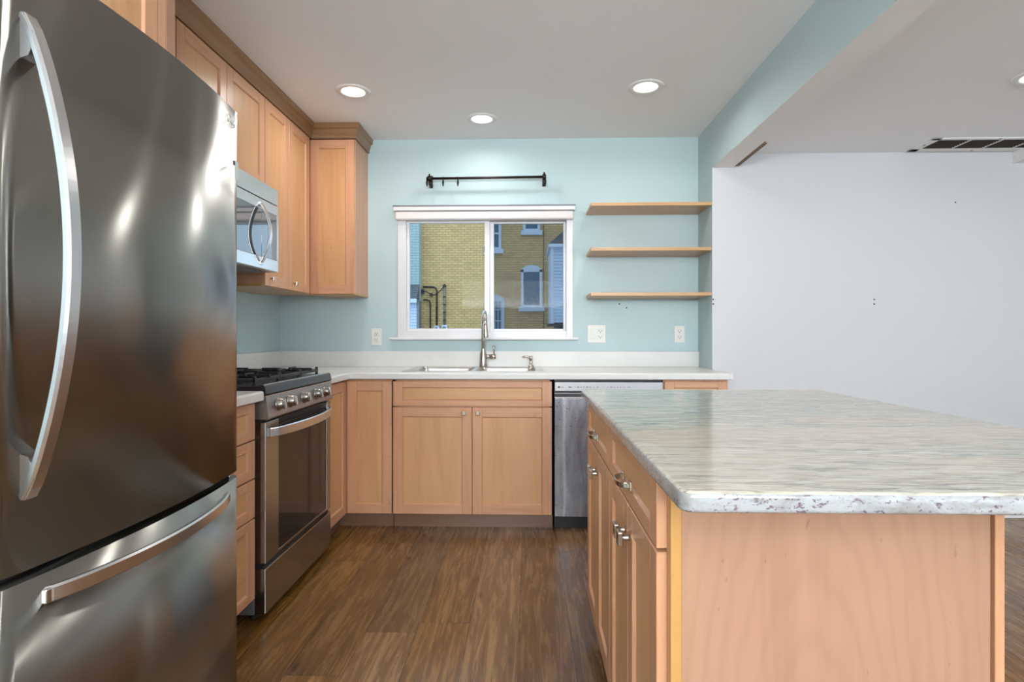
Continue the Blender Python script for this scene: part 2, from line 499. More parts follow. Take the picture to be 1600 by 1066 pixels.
ORIG = {}
def thing(name, label, cat, loc=(0, 0, 0), group=None):
    o = bpy.data.objects.new(name, None); COL.objects.link(o)
    o.location = loc; o.empty_display_size = 0.1
    o['label'] = label; o['category'] = cat
    if group: o['group'] = group
    ORIG[o.name] = Vector(loc)
    return o
def tagm(mb, name, label, cat, group=None, loc=(0, 0, 0), bevel=0.0):
    """a thing that is one mesh, origin at loc"""
    me_o = mb
    bmesh.ops.translate(me_o.bm, verts=me_o.bm.verts, vec=-Vector(loc))
    o = me_o.build(name, bevel=bevel)
    o.location = loc; o['label'] = label; o['category'] = cat
    if group: o['group'] = group
    ORIG[o.name] = Vector(loc)
    return o
def struct(mb, name):
    o = mb.build(name); o['kind'] = 'structure'; ORIG[o.name] = Vector((0, 0, 0))
    return o
def text_mesh(name, body, size, T, mat, parent, extr=0.0004):
    cu = bpy.data.curves.new(name, 'FONT'); cu.body = body; cu.size = size; cu.extrude = extr
    cu.align_x = 'LEFT'
    tmp = bpy.data.objects.new(name + '_tmp', cu); COL.objects.link(tmp)
    bpy.context.view_layer.update()
    me = bpy.data.meshes.new_from_object(tmp.evaluated_get(bpy.context.evaluated_depsgraph_get()))
    bpy.data.objects.remove(tmp)
    root = parent
    while root.parent is not None: root = root.parent
    me.transform(T); me.transform(Matrix.Translation(-ORIG[root.name]))
    me.materials.clear(); me.materials.append(mat)
    o = bpy.data.objects.new(name, me); COL.objects.link(o); o.parent = parent
    return o

# frames: local x runs along the face, local -y points out of the face, z up
def face_back(x, y): return Matrix.Translation((x, y, 0))                                             # looks toward the camera
def face_left(x, y): return Matrix.Translation((x, y, 0)) @ Matrix.Rotation(PI / 2, 4, 'Z')            # looks toward +x, local x runs +y
def face_isle(x, y): return Matrix.Translation((x, y, 0)) @ Matrix.Rotation(-PI / 2, 4, 'Z')           # looks toward -x, local x runs -y

def shaker(T, w, z0, z1, st=0.056, th=0.02, rail=None, inset=0.008, flat_grain=False):
    """five piece shaker door or drawer front; its front lies in local y = 0 .. -th"""
    rail = rail or st
    mb = MB(); b = 0.0016
    mb.box(0, st, -th, 0, z0, z1, MV, b, T, 1)
    mb.box(w - st, w, -th, 0, z0, z1, MV, b, T, 1)
    mb.box(st, w - st, -th, 0, z1 - rail, z1, MH, b, T, 1)
    mb.box(st, w - st, -th, 0, z0, z0 + rail, MH, b, T, 1)
    mb.box(st - 0.004, w - st + 0.004, -th + inset, -0.002, z0 + rail - 0.004, z1 - rail + 0.004, MDH if flat_grain else MD, 0, T)
    # chamfered ledge around the recessed panel
    c = 0.004; a0, a1, b0, b1 = st, w - st, z0 + rail, z1 - rail; q = -th + inset
    for x0, x1, sg in ((a0, a0 + c, 0), (a1, a1 - c, 0)):
        mb.prism([(x0, -th + 0.001), (x1, q), (x0, q)], b0, b1, 'z', MV, False, T)
    for zz, z2 in ((b0, b0 + c), (b1, b1 - c)):
        mb.prism([(-th + 0.001, zz), (q, z2), (q, zz)], a0, a1, 'x', MH, False, T)
    return mb
def knob(T, x, z, parent, th=0.02, k=1.0):
    mb = MB()
    K = T @ Matrix.Translation((x, -th, z)) @ Matrix.Scale(k, 4)
    mb.lathe([(0, 0), (0.006, 0), (0.005, 0.004), (0.0045, 0.014)], NICKEL, 12, K @ Matrix.Rotation(PI / 2, 4, 'X'))
    mb.box(-0.0115, 0.0115, -0.022, -0.013, -0.0125, 0.0125, NICKEL, 0.003, K)
    return mb.build('knob', parent)
def arch_pull(T, x, z, parent, w=0.10, d=0.03, th=0.02, name='handle'):
    mb = MB(); K = T @ Matrix.Translation((x, -th, z))
    N = 14; path = []; nr = []
    for i in range(N + 1):
        a = PI * i / N
        path.append(K @ Vector((-w / 2 * math.cos(a), -d * math.sin(a) ** 0.75 if 0 < i < N else 0, 0)))
        nr.append(K.to_3x3() @ Vector((math.cos(a), max(0.15, math.sin(a)), 0)))
    mb.band(path, nr, 0.0065, 0.005, NICKEL, K.to_3x3() @ Vector((0, 0, 1)))
    for sx in (-1, 1):
        mb.box(sx * w / 2 - 0.009, sx * w / 2 + 0.009, -0.006, 0, -0.011, 0.011, NICKEL, 0.002, K)
    return mb.build(name, parent)

# ------------------------------------------------------------------ room shell
W = 3.95; XL = -1.722; XR = 1.157; ZC = 2.478; YW = 3.651; ZR = 2.269; XF = 4.5; YR = -3.0
XBR = 1.284; ZB = 2.182
wx0, wx1, wz0, wz1 = -0.896, 0.306, 1.112, 1.985
mb = MB(); mb.box(XL - 0.15, XF + 0.15, YR - 0.15, W + 0.2, -0.06, 0, FLOORM); struct(mb, 'floor')
mb = MB(); mb.box(XL - 0.15, XR, YR - 0.15, W + 0.2, ZC, ZC + 0.1, CEIL); struct(mb, 'ceiling')
mb = MB(); mb.box(XBR, XF + 0.15, YR - 0.15, YW, ZR, ZR + 0.3, CEIL); struct(mb, 'ceiling')
mb = MB()
mb.box(XL - 0.15, wx0, W, W + 0.2, 0, ZC, AQUA); mb.box(wx1, XR + 0.1, W, W + 0.2, 0, ZC, AQUA)
mb.box(wx0, wx1, W, W + 0.2, 0, wz0, AQUA); mb.box(wx0, wx1, W, W + 0.2, wz1, ZC, AQUA)
wb = struct(mb, 'wall_back')
mb = MB(); mb.box(XL - 0.15, XL, YR - 0.15, W, 0, ZC, AQUA); struct(mb, 'wall_left')
# white wall of the next room; its left return, seen from the kitchen, is aqua
mb = MB()
fs = mb.box(XR, XF + 0.15, YW, W + 0.2, 0, ZC + 0.1, WHITEW)
mb.mats.append(AQUA); fs[5].material_index = 1
wr = struct(mb, 'wall_right')
mb = MB(); mb.box(XF, XF + 0.15, YR - 0.15, YW, 0, ZR, WHITEW); struct(mb, 'wall_side')
# rear wall, with an unseen window and glazed patio door added to let in light
mb = MB()
rx0, rx1, rz0, rz1 = -1.5, 1.7, 1.5, 2.22
dx0_, dx1_, dz1_ = 2.05, 3.95, 2.15
mb.box(XL - 0.15, rx0, YR - 0.15, YR, 0, ZC, AQUA); mb.box(rx1, dx0_, YR - 0.15, YR, 0, ZC, WHITEW); mb.box(dx1_, XF, YR - 0.15, YR, 0, ZC, WHITEW); mb.box(dx0_, dx1_, YR - 0.15, YR, dz1_, ZC, WHITEW)
mb.box(rx0, rx1, YR - 0.15, YR, 0, rz0, AQUA); mb.box(rx0, rx1, YR - 0.15, YR, rz1, ZC, AQUA)
struct(mb, 'wall_rear')
mb = MB()
for a in (rx0, (rx0 + rx1) / 2 - 0.03, rx1 - 0.06): mb.box(a, a + 0.06, YR - 0.1, YR - 0.04, rz0, rz1, VINYL)
mb.box(rx0, rx1, YR - 0.1, YR - 0.04, rz0, rz0 + 0.06, VINYL); mb.box(rx0, rx1, YR - 0.1, YR - 0.04, rz1 - 0.06, rz1, VINYL)
w2 = struct(mb, 'added_rear_window')
mb = MB(); mb.box(rx0 + 0.06, rx1 - 0.06, YR - 0.075, YR - 0.07, rz0 + 0.06, rz1 - 0.06, GLASS); mb.build('pane', w2)
mb = MB()
for a in (dx0_, (dx0_ + dx1_) / 2 - 0.04, dx1_ - 0.08): mb.box(a, a + 0.08, YR - 0.1, YR - 0.04, 0, dz1_, VINYL)
mb.box(dx0_, dx1_, YR - 0.1, YR - 0.04, 0, 0.1, VINYL); mb.box(dx0_, dx1_, YR - 0.1, YR - 0.04, dz1_ - 0.08, dz1_, VINYL)
d1_ = struct(mb, 'added_patio_door')
mb = MB(); mb.box(dx0_ + 0.08, dx1_ - 0.08, YR - 0.075, YR - 0.07, 0.1, dz1_ - 0.08, GLASS); mb.build('pane', d1_)
# dropped header between the two rooms: aqua toward the kitchen, white underneath
mb = MB()
fs = mb.box(XR, XBR, YR, YW, ZB, ZC + 0.1, CEIL)
mb.mats.append(AQUA); fs[5].material_index = 1
struct(mb, 'wall_header')
mb = MB(); mb.prism([(XBR + 0.001, ZB), (XBR + 0.03, ZB + 0.002), (XBR + 0.001, ZB + 0.028)], 3.20, 3.62, 'y', plain('raw_wood_strip', (0.20, 0.13, 0.07), 0.7))
struct(mb, 'trim_1')
mb = MB(); mb.box(3.0, XF, 3.52, YW, 2.196, ZR, TRIMW, 0.002); struct(mb, 'trim_2')
mb = MB(); mb.box(XR + 0.03, XF, YW - 0.014, YW, 0, 0.11, TRIMW, 0.003); struct(mb, 'baseboard_back')
mb = MB(); mb.box(XF - 0.014, XF, YR, YW - 0.014, 0, 0.11, TRIMW, 0.003); struct(mb, 'baseboard_side')
# old screw holes in the walls
for hx, hz, hy, par in ((1.163, 1.355, YW, wr), (1.163, 1.327, YW, wr), (2.157, 1.353, YW, wr), (2.157, 1.325, YW, wr), (2.653, 1.956, YW, wr), (0.624, 1.344, W, wb), (0.672, 1.317, W, wb)):
    mb = MB(); mb.lathe([(0, 0.0012), (0.0042, 0.0012), (0.005, 0)], DARK, 10, Matrix.Translation((hx, hy, hz)) @ Matrix.Rotation(PI / 2, 4, 'X'))
    mb.build('screw_hole', par)

# kitchen window
mb = MB(); y0, y1 = W - 0.012, W + 0.09
mb.box(wx0, -0.838, y0, y1, wz0, wz1, VINYL, 0.003); mb.box(0.262, wx1, y0, y1, wz0, wz1, VINYL, 0.003)
mb.box(-0.838, 0.262, y0, y1, wz0, 1.160, VINYL, 0.003); mb.box(-0.838, 0.262, y0, y1, 1.925, wz1, VINYL, 0.003)
win = struct(mb, 'window_1')
mb = MB()   # inner sliding sash, right of the meeting stile, and fixed left light
for a, b in ((-0.838, -0.820), (-0.299, -0.264)): mb.box(a, b, W + 0.012, W + 0.045, 1.160, 1.925, VINYL, 0.002)
mb.box(-0.82, -0.299, W + 0.012, W + 0.045, 1.160, 1.176, VINYL, 0.002); mb.box(-0.82, -0.299, W + 0.012, W + 0.045, 1.905, 1.925, VINYL, 0.002)
sl = mb.build('window_sash', win)
mb = MB()
for a, b in ((-0.264, -0.237), (0.245, 0.262)): mb.box(a, b, W + 0.048, W + 0.078, 1.160, 1.925, VINYL, 0.002)
mb.box(-0.237, 0.245, W + 0.048, W + 0.078, 1.160, 1.174, VINYL, 0.002); mb.box(-0.237, 0.245, W + 0.048, W + 0.078, 1.905, 1.925, VINYL, 0.002)
sr = mb.build('window_sash', win)
mb = MB(); mb.box(-0.82, -0.299, W + 0.026, W + 0.03, 1.176, 1.905, GLASS); mb.build('pane', sl)
mb = MB(); mb.box(-0.237, 0.245, W + 0.06, W + 0.064, 1.174, 1.905, GLASS); mb.build('pane', sr)
mb = MB(); mb.box(-0.262, 0.262, W + 0.086, W + 0.0865, 1.162, 1.923, SCREEN); o = mb.build('insect_screen', win); o['label'] = 'grey insect screen outside the right pane'
for z in (1.30, 1.72):
    mb = MB(); mb.box(-0.312, -0.299, W + 0.004, W + 0.02, z - 0.02, z + 0.02, PIPEG, 0.003); mb.build('sash_latch', win)
mb = MB(); mb.box(-0.949, 0.341, W - 0.045, W, 1.098, 1.114, VINYL, 0.004); mb.build('sill', win)

# roller blind cassette
bl = thing('roller_blind', 'white roller blind rolled up in its headrail above the window', 'blind', (-0.3, W, 1.92))
mb = MB(); mb.box(-0.915, 0.318, W - 0.066, W, 1.975, 2.004, VINYL, 0.004); mb.box(-0.918, 0.321, W - 0.070, W, 2.004, 2.012, GREYM, 0.001); mb.build('headrail', bl)
mb = MB(); mb.box(-0.905, 0.308, W - 0.058, W - 0.004, 1.915, 1.973, BLINDM, 0.012, None, 3); mb.build('rolled_fabric', bl)

# curtain rod
rod = thing('curtain_rod', 'short black curtain rod on two brackets above the window', 'curtain rod', (-0.28, W, 2.19))
yr = W - 0.08; rz = 2.187
mb = MB(); mb.tube([(-0.668, yr, rz), (0.112, yr, rz + 0.006)], 0.0085, RODM, 14)
mb.build('rod', rod)
for x in (-0.665, 0.109):
    mb = MB()
    zz = rz + (0.006 if x > 0 else 0)
    mb.box(x - 0.011, x + 0.011, W - 0.006, W, zz - 0.045, zz + 0.04, RODM, 0.003)
    mb.tube([(x, W, zz - 0.02), (x, W - 0.04, zz - 0.03), (x, yr, zz - 0.022)], 0.007, RODM, 10)
    mb.lathe([(0, -0.012), (0.016, -0.012), (0.019, -0.006), (0.019, 0.006), (0.016, 0.012), (0, 0.012)], RODM, 20, Matrix.Translation((x, yr, zz)) @ Matrix.Rotation(PI / 2, 4, 'Y'))
    mb.lathe([(0, 0.034), (0.005, 0.030), (0.007, 0.024), (0.005, 0.016), (0.009, 0.010)], RODM, 14, Matrix.Translation((x, yr, zz)))
    mb.tube([(x, yr, zz - 0.015), (x, yr - 0.002, zz - 0.04), (x + 0.004, yr, zz - 0.052)], [0.009, 0.006, 0.003], RODM, 10)
    mb.build('bracket', rod)
for i, x in enumerate((-0.682, -0.650, -0.572, -0.472, 0.116)):
    lab = ['leftmost of five black curtain clip rings, at the rod end', 'black clip ring just right of the left bracket', 'black clip ring hanging alone, second gap from the left bracket', 'black clip ring nearest the middle of the curtain rod', 'black clip ring at the right bracket of the curtain rod'][i]
    mb = MB(); R = 0.0135
    mb.tube([(x, yr + R * math.cos(a), rz + R * math.sin(a) - 0.004) for a in [2 * PI * k / 16 for k in range(17)]], 0.0028, RODM, 8, False)
    mb.tube([(x, yr, rz - 0.016), (x, yr - 0.003, rz - 0.03), (x, yr, rz - 0.052)], [0.006, 0.0075, 0.003], RODM, 8)
    tagm(mb, 'curtain_ring', lab, 'curtain ring', 'clip rings on the curtain rod', (x, yr, rz))

# recessed lamps
def recessed(x, y, z, label, tilt=0, lit=True, pw=1.0):
    t = thing('recessed_light', label, 'ceiling light', (x, y, z), 'recessed ceiling lights')
    T = Matrix.Translation((x, y, z))
    mb = MB(); mb.lathe([(0.066, 0.02), (0.063, -0.004), (0.070, -0.0065), (0.083, -0.006), (0.0935, -0.0035), (0.096, 0.0)], TRIMW, 40, T); mb.build('trim_ring', t)
    mb = MB(); mb.lathe([(0.0, -0.0035), (0.045, -0.0035), (0.0645, -0.002)], LENS, 40, T); mb.build('lens', t)
    area('lamp_light', (0, 0, -0.012), (0, 0, 0), 0.12, 0.12, LAMP_W * pw, LAMP_C, math.radians(165), 'DISK', t)
recessed(-0.964, 3.154, ZC, 'round recessed ceiling light at the left, near the upper cabinets')
recessed(-0.287, 3.577, ZC, 'round recessed ceiling light over the sink, between the other two', pw=0.7)
recessed(0.638, 3.141, ZC, 'round recessed ceiling light nearest the aqua header')
for x, y in ((-0.55, 1.2), (0.55, 1.2), (-0.55, -0.9), (0.55, -0.9)):  # unseen lamps added for more light in the kitchen
    recessed(x, y, ZC, 'unseen recessed ceiling light added above and behind the viewer to light the kitchen', pw=0.35)
recessed(2.235, 2.584, ZR, 'ceiling light at the far right, in the lower white ceiling', pw=0.6)
for x, y in ((2.2, 0.2), (3.6, 2.4), (3.4, -1.2)):  # unseen lamps added to light the next room
    recessed(x, y, ZR, 'unseen recessed light added in the lower ceiling beyond the frame', pw=0.6)

# ceiling vent
v = thing('ceiling_vent', 'white framed ceiling air vent with dark slots near the white wall', 'vent', (2.8, 3.5, ZR))
mb = MB(); vx0, vx1, vy0, vy1 = 2.34, 3.26, 3.385, 3.625
mb.box(vx0, vx1, vy0, vy0 + 0.03, ZR - 0.006, ZR, TRIMW, 0.002); mb.box(vx0, vx1, vy1 - 0.05, vy1, ZR - 0.006, ZR, TRIMW, 0.002)
mb.box(vx0, vx0 + 0.05, vy0, vy1, ZR - 0.006, ZR, TRIMW, 0.002); mb.box(vx1 - 0.05, vx1, vy0, vy1, ZR - 0.006, ZR, TRIMW, 0.002)
for x in (2.57, 2.75, 2.93, 3.11): mb.box(x - 0.004, x + 0.004, vy0, vy1 - 0.02, ZR - 0.007, ZR, TRIMW)
mb.build('vent_frame', v)
mb = MB(); mb.box(vx0 + 0.04, vx1 - 0.04, vy0 + 0.02, vy1 - 0.04, ZR - 0.001, ZR + 0.002, BRONZE)
mb.build('vent_opening', v)
mb = MB()
for i in range(8):
    y = vy0 + 0.035 + i * 0.02
    mb.box(vx0 + 0.045, vx1 - 0.045, y, y + 0.003, ZR - 0.005, ZR - 0.001, BRONZE)
mb.build('slat', v)
for x, y in ((2.36, 3.5), (2.72, 3.393), (2.72, 3.61)):
    mb = MB(); mb.lathe([(0, -0.009), (0.006, -0.008), (0.007, -0.006)], GREYM, 10, Matrix.Translation((x, y, ZR))); mb.build('screw', v)

# wall shelves
for z, lab in ((1.95, 'top wooden shelf on the aqua wall, highest of three'), (1.665, 'middle wooden shelf on the aqua wall'), (1.38, 'bottom wooden shelf, just above the wall outlets')):
    mb = MB(); mb.box(0.398, XR, W - 0.288, W, z, z + 0.021, SHELF, 0.002)
    tagm(mb, 'wall_shelf', lab, 'shelf', 'open wall shelves', (0.398, W, z))

# outlets
def duplex(x, z, parent):
    y = W
    for dz in (-0.02, 0.02):
        mb = MB(); mb.box(x - 0.0165, x + 0.0165, y - 0.0075, y - 0.004, z + dz - 0.0145, z + dz + 0.0145, PLATE, 0.002)
        mb.box(x - 0.0085, x - 0.006, y - 0.0082, y - 0.007, z + dz - 0.001, z + dz + 0.008, DARK)
        mb.box(x + 0.006, x + 0.0085, y - 0.0082, y - 0.007, z + dz - 0.001, z + dz + 0.008, DARK)
        mb.lathe([(0, 0.0082), (0.003, 0.0082), (0.003, 0.007)], DARK, 8, Matrix.Translation((x, y, z + dz - 0.007)) @ Matrix.Rotation(PI / 2, 4, 'X'))
        mb.build('receptacle', parent)
for x, lab in ((-1.045, 'white wall outlet left of the window'), (1.030, 'white wall outlet under the shelves, right one')):
    t = thing('wall_outlet', lab, 'outlet', (x, W, 1.12), 'wall outlets')
    zc = 1.119 if x < 0 else 1.136
    mb = MB(); mb.box(x - 0.035, x + 0.035, W - 0.005, W, zc - 0.0585, zc + 0.0585, PLATE, 0.002); mb.build('cover_plate', t)
    duplex(x, zc, t)
t = thing('wall_outlet', 'double white wall plate with outlet and switch beside the window', 'outlet', (0.468, W, 1.138), 'wall outlets')
mb = MB(); mb.box(0.407, 0.529, W - 0.005, W, 1.078, 1.199, PLATE, 0.002); mb.build('cover_plate', t)
duplex(0.494, 1.138, t)
mb = MB(); mb.box(0.425, 0.459, W - 0.008, W - 0.004, 1.105, 1.171, PLATE, 0.002); mb.box(0.434, 0.450, W - 0.011, W - 0.006, 1.131, 1.145, PLATE, 0.001); mb.build('switch', t)

# ------------------------------------------------------------------ back run of base cabinets
YF = 3.355   # cabinet box front; doors stand 20 mm proud (front at 3.335)
XC = -1.08   # left run cabinet box front; doors at -1.06
ZT = 0.872
def body_back(x0, x1, z0=0.075, mb=None):
    mb = MB(); mb.box(x0, x1, YF, W - 0.01, z0, ZT, MV, 0.001); return mb
# corner cabinet with a folding door
c = thing('corner_cabinet', 'maple corner base cabinet with two doors meeting beside the range', 'cabinet', (-1.4, 3.6, 0))
mb = MB(); mb.prism([(XL + 0.01, 3.0), (XC, 3.0), (XC, YF), (-0.795, YF), (-0.795, W - 0.01), (XL + 0.01, W - 0.01)], 0.085, ZT, 'z', MV); mb.build('body', c)
shaker(face_back(-1.056, YF), 0.262, 0.09, 0.862).build('door', c)
shaker(face_left(XC, 3.012), 0.320, 0.09, 0.862).build('door', c)
mb = MB(); mb.box(XL + 0.01, -1.12, 3.0, W - 0.01, 0, 0.085, KICK); mb.box(-1.13, -0.795, YF + 0.035, W - 0.01, 0, 0.085, KICK); mb.build('toe_kick', c)
# sink base
s = thing('sink_cabinet', 'wide maple sink base cabinet below the window', 'cabinet', (-0.32, 3.65, 0))
mb = MB(); mb.box(-0.791, 0.144, YF, YF + 0.02, 0.085, ZT, MV); mb.box(-0.791, -0.773, YF, W - 0.01, 0.085, ZT, MV); mb.box(0.126, 0.144, YF, W - 0.01, 0.085, ZT, MV); mb.box(-0.791, 0.144, YF, W - 0.01, 0.085, 0.1, MV); mb.build('body', s)
T = face_back(-0.786, YF)
shaker(T, 0.924, 0.718, 0.862, flat_grain=True, rail=0.036).build('drawer_front', s)
d = shaker(T, 0.460, 0.09, 0.711).build('door', s); knob(T, 0.460 - 0.045, 0.678, d)
T = face_back(-0.322, YF)
d = shaker(T, 0.460, 0.09, 0.711).build('door', s); knob(T, 0.032, 0.678, d)
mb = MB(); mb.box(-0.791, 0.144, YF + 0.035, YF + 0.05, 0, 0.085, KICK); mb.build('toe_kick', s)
# dishwasher
dw = thing('dishwasher', 'stainless dishwasher with scratched blue film between the base cabinets', 'dishwasher', (0.46, 3.65, 0))
dx0, dx1 = 0.150, 0.776
mb = MB(); mb.box(dx0 + 0.004, dx1 - 0.004, YF + 0.01, W - 0.03, 0.085, 0.868, BLKPL); mb.build('tub', dw)
mb = MB(); mb.box(dx0 + 0.003, dx1 - 0.003, 3.318, YF + 0.01, 0.808, 0.862, PANELS, 0.003); cp = mb.build('control_panel', dw)
mb = MB(); mb.box(dx0 + 0.003, dx1 - 0.003, 3.322, YF + 0.01, 0.085, 0.772, FILM, 0.003); o = mb.build('door', dw); o['label'] = 'lower door skin under scratched bluish protective film'
mb = MB()
pr = [(3.322, 0.772), (3.350, 0.790), (3.352, 0.808), (3.362, 0.808), (3.362, 0.772)]
mb.prism(pr, dx0 + 0.003, dx1 - 0.003, 'x', POCKET); mb.box(dx0 + 0.004, dx1 - 0.004, 3.336, 3.362, 0.798, 0.809, BLKPL)
mb.box(dx0 + 0.003, dx1 - 0.003, 3.3215, 3.330, 0.768, 0.774, STEELH, 0.001); mb.build('pocket_handle', dw)
mb = MB(); mb.box(dx0 + 0.003, dx1 - 0.003, YF + 0.03, YF + 0.05, 0.0, 0.083, BLKPL, 0.002); k = mb.build('toe_kick', dw); k['label'] = 'black kick plate'
TT = Matrix.Translation((dx0 + 0.036, 3.3176, 0.826)) @ Matrix.Rotation(PI / 2, 4, 'X')
text_mesh('logo', 'LG', 0.018, TT, PRINT, cp)
mb = MB(); mb.lathe([(0, 0.0008), (0.006, 0.0008), (0.006, 0)], PRINT, 16, Matrix.Translation((dx0 + 0.027, 3.3182, 0.832)) @ Matrix.Rotation(PI / 2, 4, 'X'))
x = 0
marks = [(0.083, .012), (0.09, .012), (0.118, .006), (0.133, .010), (0.150, .009), (0.167, .009), (0.185, .010), (0.202, .010), (0.228, .004), (0.247, .006), (0.283, .004), (0.305, .006), (0.322, .009), (0.340, .009), (0.359, .007), (0.377, .006), (0.395, .006), (0.420, .016)]
for i, (a, wd) in enumerate(marks):
    h = 0.0035 if i % 3 else 0.0055
    mb.box(dx0 + a, dx0 + a + wd, 3.3174, 3.3182, 0.832 - h / 2, 0.832 + h / 2, PRINT)
mb.build('control_marks', cp)
# end cabinet
e = thing('base_cabinet', 'narrow maple base cabinet right of the dishwasher, mostly behind the island', 'cabinet', (0.97, 3.65, 0))
mb = body_back(0.780, 1.150); mb.build('body', e)
T = face_back(0.785, YF)
shaker(T, 0.370 - 0.01, 0.718, 0.864, rail=0.036, flat_grain=True).build('drawer_front', e)
d = shaker(T, 0.360, 0.09, 0.711).build('door', e); knob(T, 0.04, 0.678, d)
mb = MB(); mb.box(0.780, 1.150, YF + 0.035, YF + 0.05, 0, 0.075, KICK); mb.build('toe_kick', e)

# L-shaped laminate worktop with the sink cut out
YE = 3.305
cz0, cz1 = 0.876, 0.914
hx0, hx1, hy0, hy1 = -0.725, 0.075, 3.400, 3.915
mb = MB(); g = 0.0
mb.box(XL, hx0, YE + 0.02, W, cz0, cz1, LAM); mb.box(hx1, 1.150, YE + 0.02, W, cz0, cz1, LAM)
mb.box(hx0, hx1, YE + 0.02, hy0, cz0, cz1, LAM); mb.box(hx0, hx1, hy1, W, cz0, cz1, LAM)
# rounded front nosing
def nose(a, b, axis, c0, sign):
    pts = [(c0 + sign * 0.0, cz0)]
    for k in range(7):
        an = PI / 2 * k / 6
        pts.append((c0 - sign * (0.02 - 0.008 + 0.008 * math.sin(an)) if False else 0, 0))
    return pts
def nosing(mb, a, b, axis, inner, outer, m, r=0.010):
    sg = 1 if outer > inner else -1
    pts = [(inner, cz0), (outer - sg * 0.003, cz0), (outer, cz0 + 0.003)]
    for k in range(6):
        an = PI / 2 * k / 5
        pts.append((outer - sg * r + sg * r * math.cos(an), cz1 - r + r * math.sin(an)))
    pts.append((inner, cz1))
    mb.prism(pts, a, b, axis, m)
nosing(mb, -1.03 + 0.0, 1.150, 'x', YE + 0.02, YE, LAM)
mb.box(XL, -1.03, YE + 0.0, YE + 0.02, cz0, cz1, LAM)
# short return in front of the corner, right of the range
mb.box(XL, -1.05, 2.992, YE, cz0, cz1, LAM)
nosing(mb, 2.992, YE + 0.02, 'y', -1.05, -1.03, LAM)
mb.box(1.150, 1.170, YE + 0.006, YW - 0.002, cz0, cz1, LAM, 0.004)
mb.box(1.150, XR - 0.001, YW - 0.004, W, cz0, cz1, LAM)
tagm(mb, 'countertop', 'white laminate worktop running along the back wall under the window', 'countertop', None, (0, W, cz1))
mb = MB(); mb.box(XL, -1.05, 1.705, 2.218, cz0, cz1, LAM); nosing(mb, 1.705, 2.218, 'y', -1.05, -1.03, LAM)
tagm(mb, 'countertop', 'short white laminate worktop between the refrigerator and the range', 'countertop', None, (-1.4, 2, cz1))
mb = MB()
mb.box(XL + 0.02, XR, W - 0.02, W, cz1, 1.020, LAM, 0.003); mb.box(XL, XL + 0.02, 1.705, W, cz1, 1.020, LAM, 0.003)
tagm(mb, 'backsplash', 'low white backsplash strip along the aqua walls above the worktop', 'backsplash', None, (0, W, cz1))

# sink
sk = thing('kitchen_sink', 'stainless double bowl drop-in sink in the white worktop', 'sink', (-0.32, 3.65, cz1))
mb = MB(); zr = cz1 + 0.004
rx = [(-0.746, -0.705), (-0.345, -0.318), (0.045, 0.095)]
bx = [(-0.705, -0.345), (-0.318, 0.045)]; by0, by1 = 3.43, 3.83
mb.box(-0.746, 0.095, 3.385, by0, cz1, zr, SINKM, 0.0015); mb.box(-0.746, 0.095, by1, 3.925, cz1, zr, SINKM, 0.0015)
for a, b in rx: mb.box(a, b, by0, by1, cz1, zr, SINKM, 0.0015)
mb.build('rim', sk)
for a, b in bx:
    mb = MB(); z = zr - 0.18
    def rr(x0, x1, y0, y1, r, n=6):
        out = []
        for cx, cy, s0 in ((x1 - r, y1 - r, 0), (x0 + r, y1 - r, PI / 2), (x0 + r, y0 + r, PI), (x1 - r, y0 + r, 1.5 * PI)):
            for k in range(n + 1): out.append((cx + r * math.cos(s0 + PI / 2 * k / n), cy + r * math.sin(s0 + PI / 2 * k / n)))
        return out
    lv = [(0, 0.03, zr), (0.004, 0.05, zr - 0.012), (0.008, 0.06, z + 0.03), (0.02, 0.06, z + 0.006), (0.04, 0.06, z)]
    rings = [[mb.bm.verts.new((p[0], p[1], zz)) for p in rr(a + i, b - i, by0 + i, by1 - i, r)] for i, r, zz in lv]
    fs = []
    for A, B in zip(rings, rings[1:]):
        for k in range(len(A)): fs.append(mb.bm.faces.new((A[k], A[(k + 1) % len(A)], B[(k + 1) % len(A)], B[k])))
    fs.append(mb.bm.faces.new(rings[-1])); mb._faces(fs, SINKM, True)
    mb.lathe([(0, 0.002), (0.03, 0.002), (0.042, 0.0005)], CHROME, 20, Matrix.Translation(((a + b) / 2, 3.63, z)))
    mb.build('bowl', sk)

# faucet
f = thing('faucet', 'brushed nickel gooseneck faucet with side lever at the sink', 'faucet', (-0.302, 3.88, zr))
fx, fy = -0.302, 3.88
mb = MB(); mb.lathe([(0, zr), (0.027, zr), (0.028, zr + 0.006), (0.0255, zr + 0.04), (0.023, zr + 0.085), (0.0135, zr + 0.112), (0.0135, zr + 0.12)], NICKEL, 28, Matrix.Translation((fx, fy, 0))); mb.build('base', f)
mb = MB()
dirx, diry = 0.16, -1.0; L = math.hypot(dirx, diry); dirx /= L; diry /= L
R = 0.078; z1 = 1.205
pts = [(fx, fy, zr + 0.10), (fx, fy, zr + 0.2), (fx, fy, z1)]
for k in range(1, 17):
    a = PI * 1.02 * k / 16; h = R * (1 - math.cos(a))
    pts.append((fx + dirx * h, fy + diry * h, z1 + R * math.sin(a)))
mb.tube(pts, 0.0128, NICKEL, 18); nk = mb.build('spout', f)
p = Vector(pts[-1])
mb = MB(); mb.tube([p + Vector((0, 0, 0.02)), p - Vector((-0.001, 0.002, 0.01)), p - Vector((-0.003, 0.004, 0.05)), p - Vector((-0.005, 0.006, 0.082)), p - Vector((-0.005, 0.006, 0.086))], [0.0128, 0.0138, 0.016, 0.018, 0.0165], NICKEL, 20)
mb.build('spray_head', nk)
mb = MB(); zl = zr + 0.068
mb.tube([(fx + 0.015, fy, zl), (fx + 0.05, fy, zl)], 0.0145, NICKEL, 18)
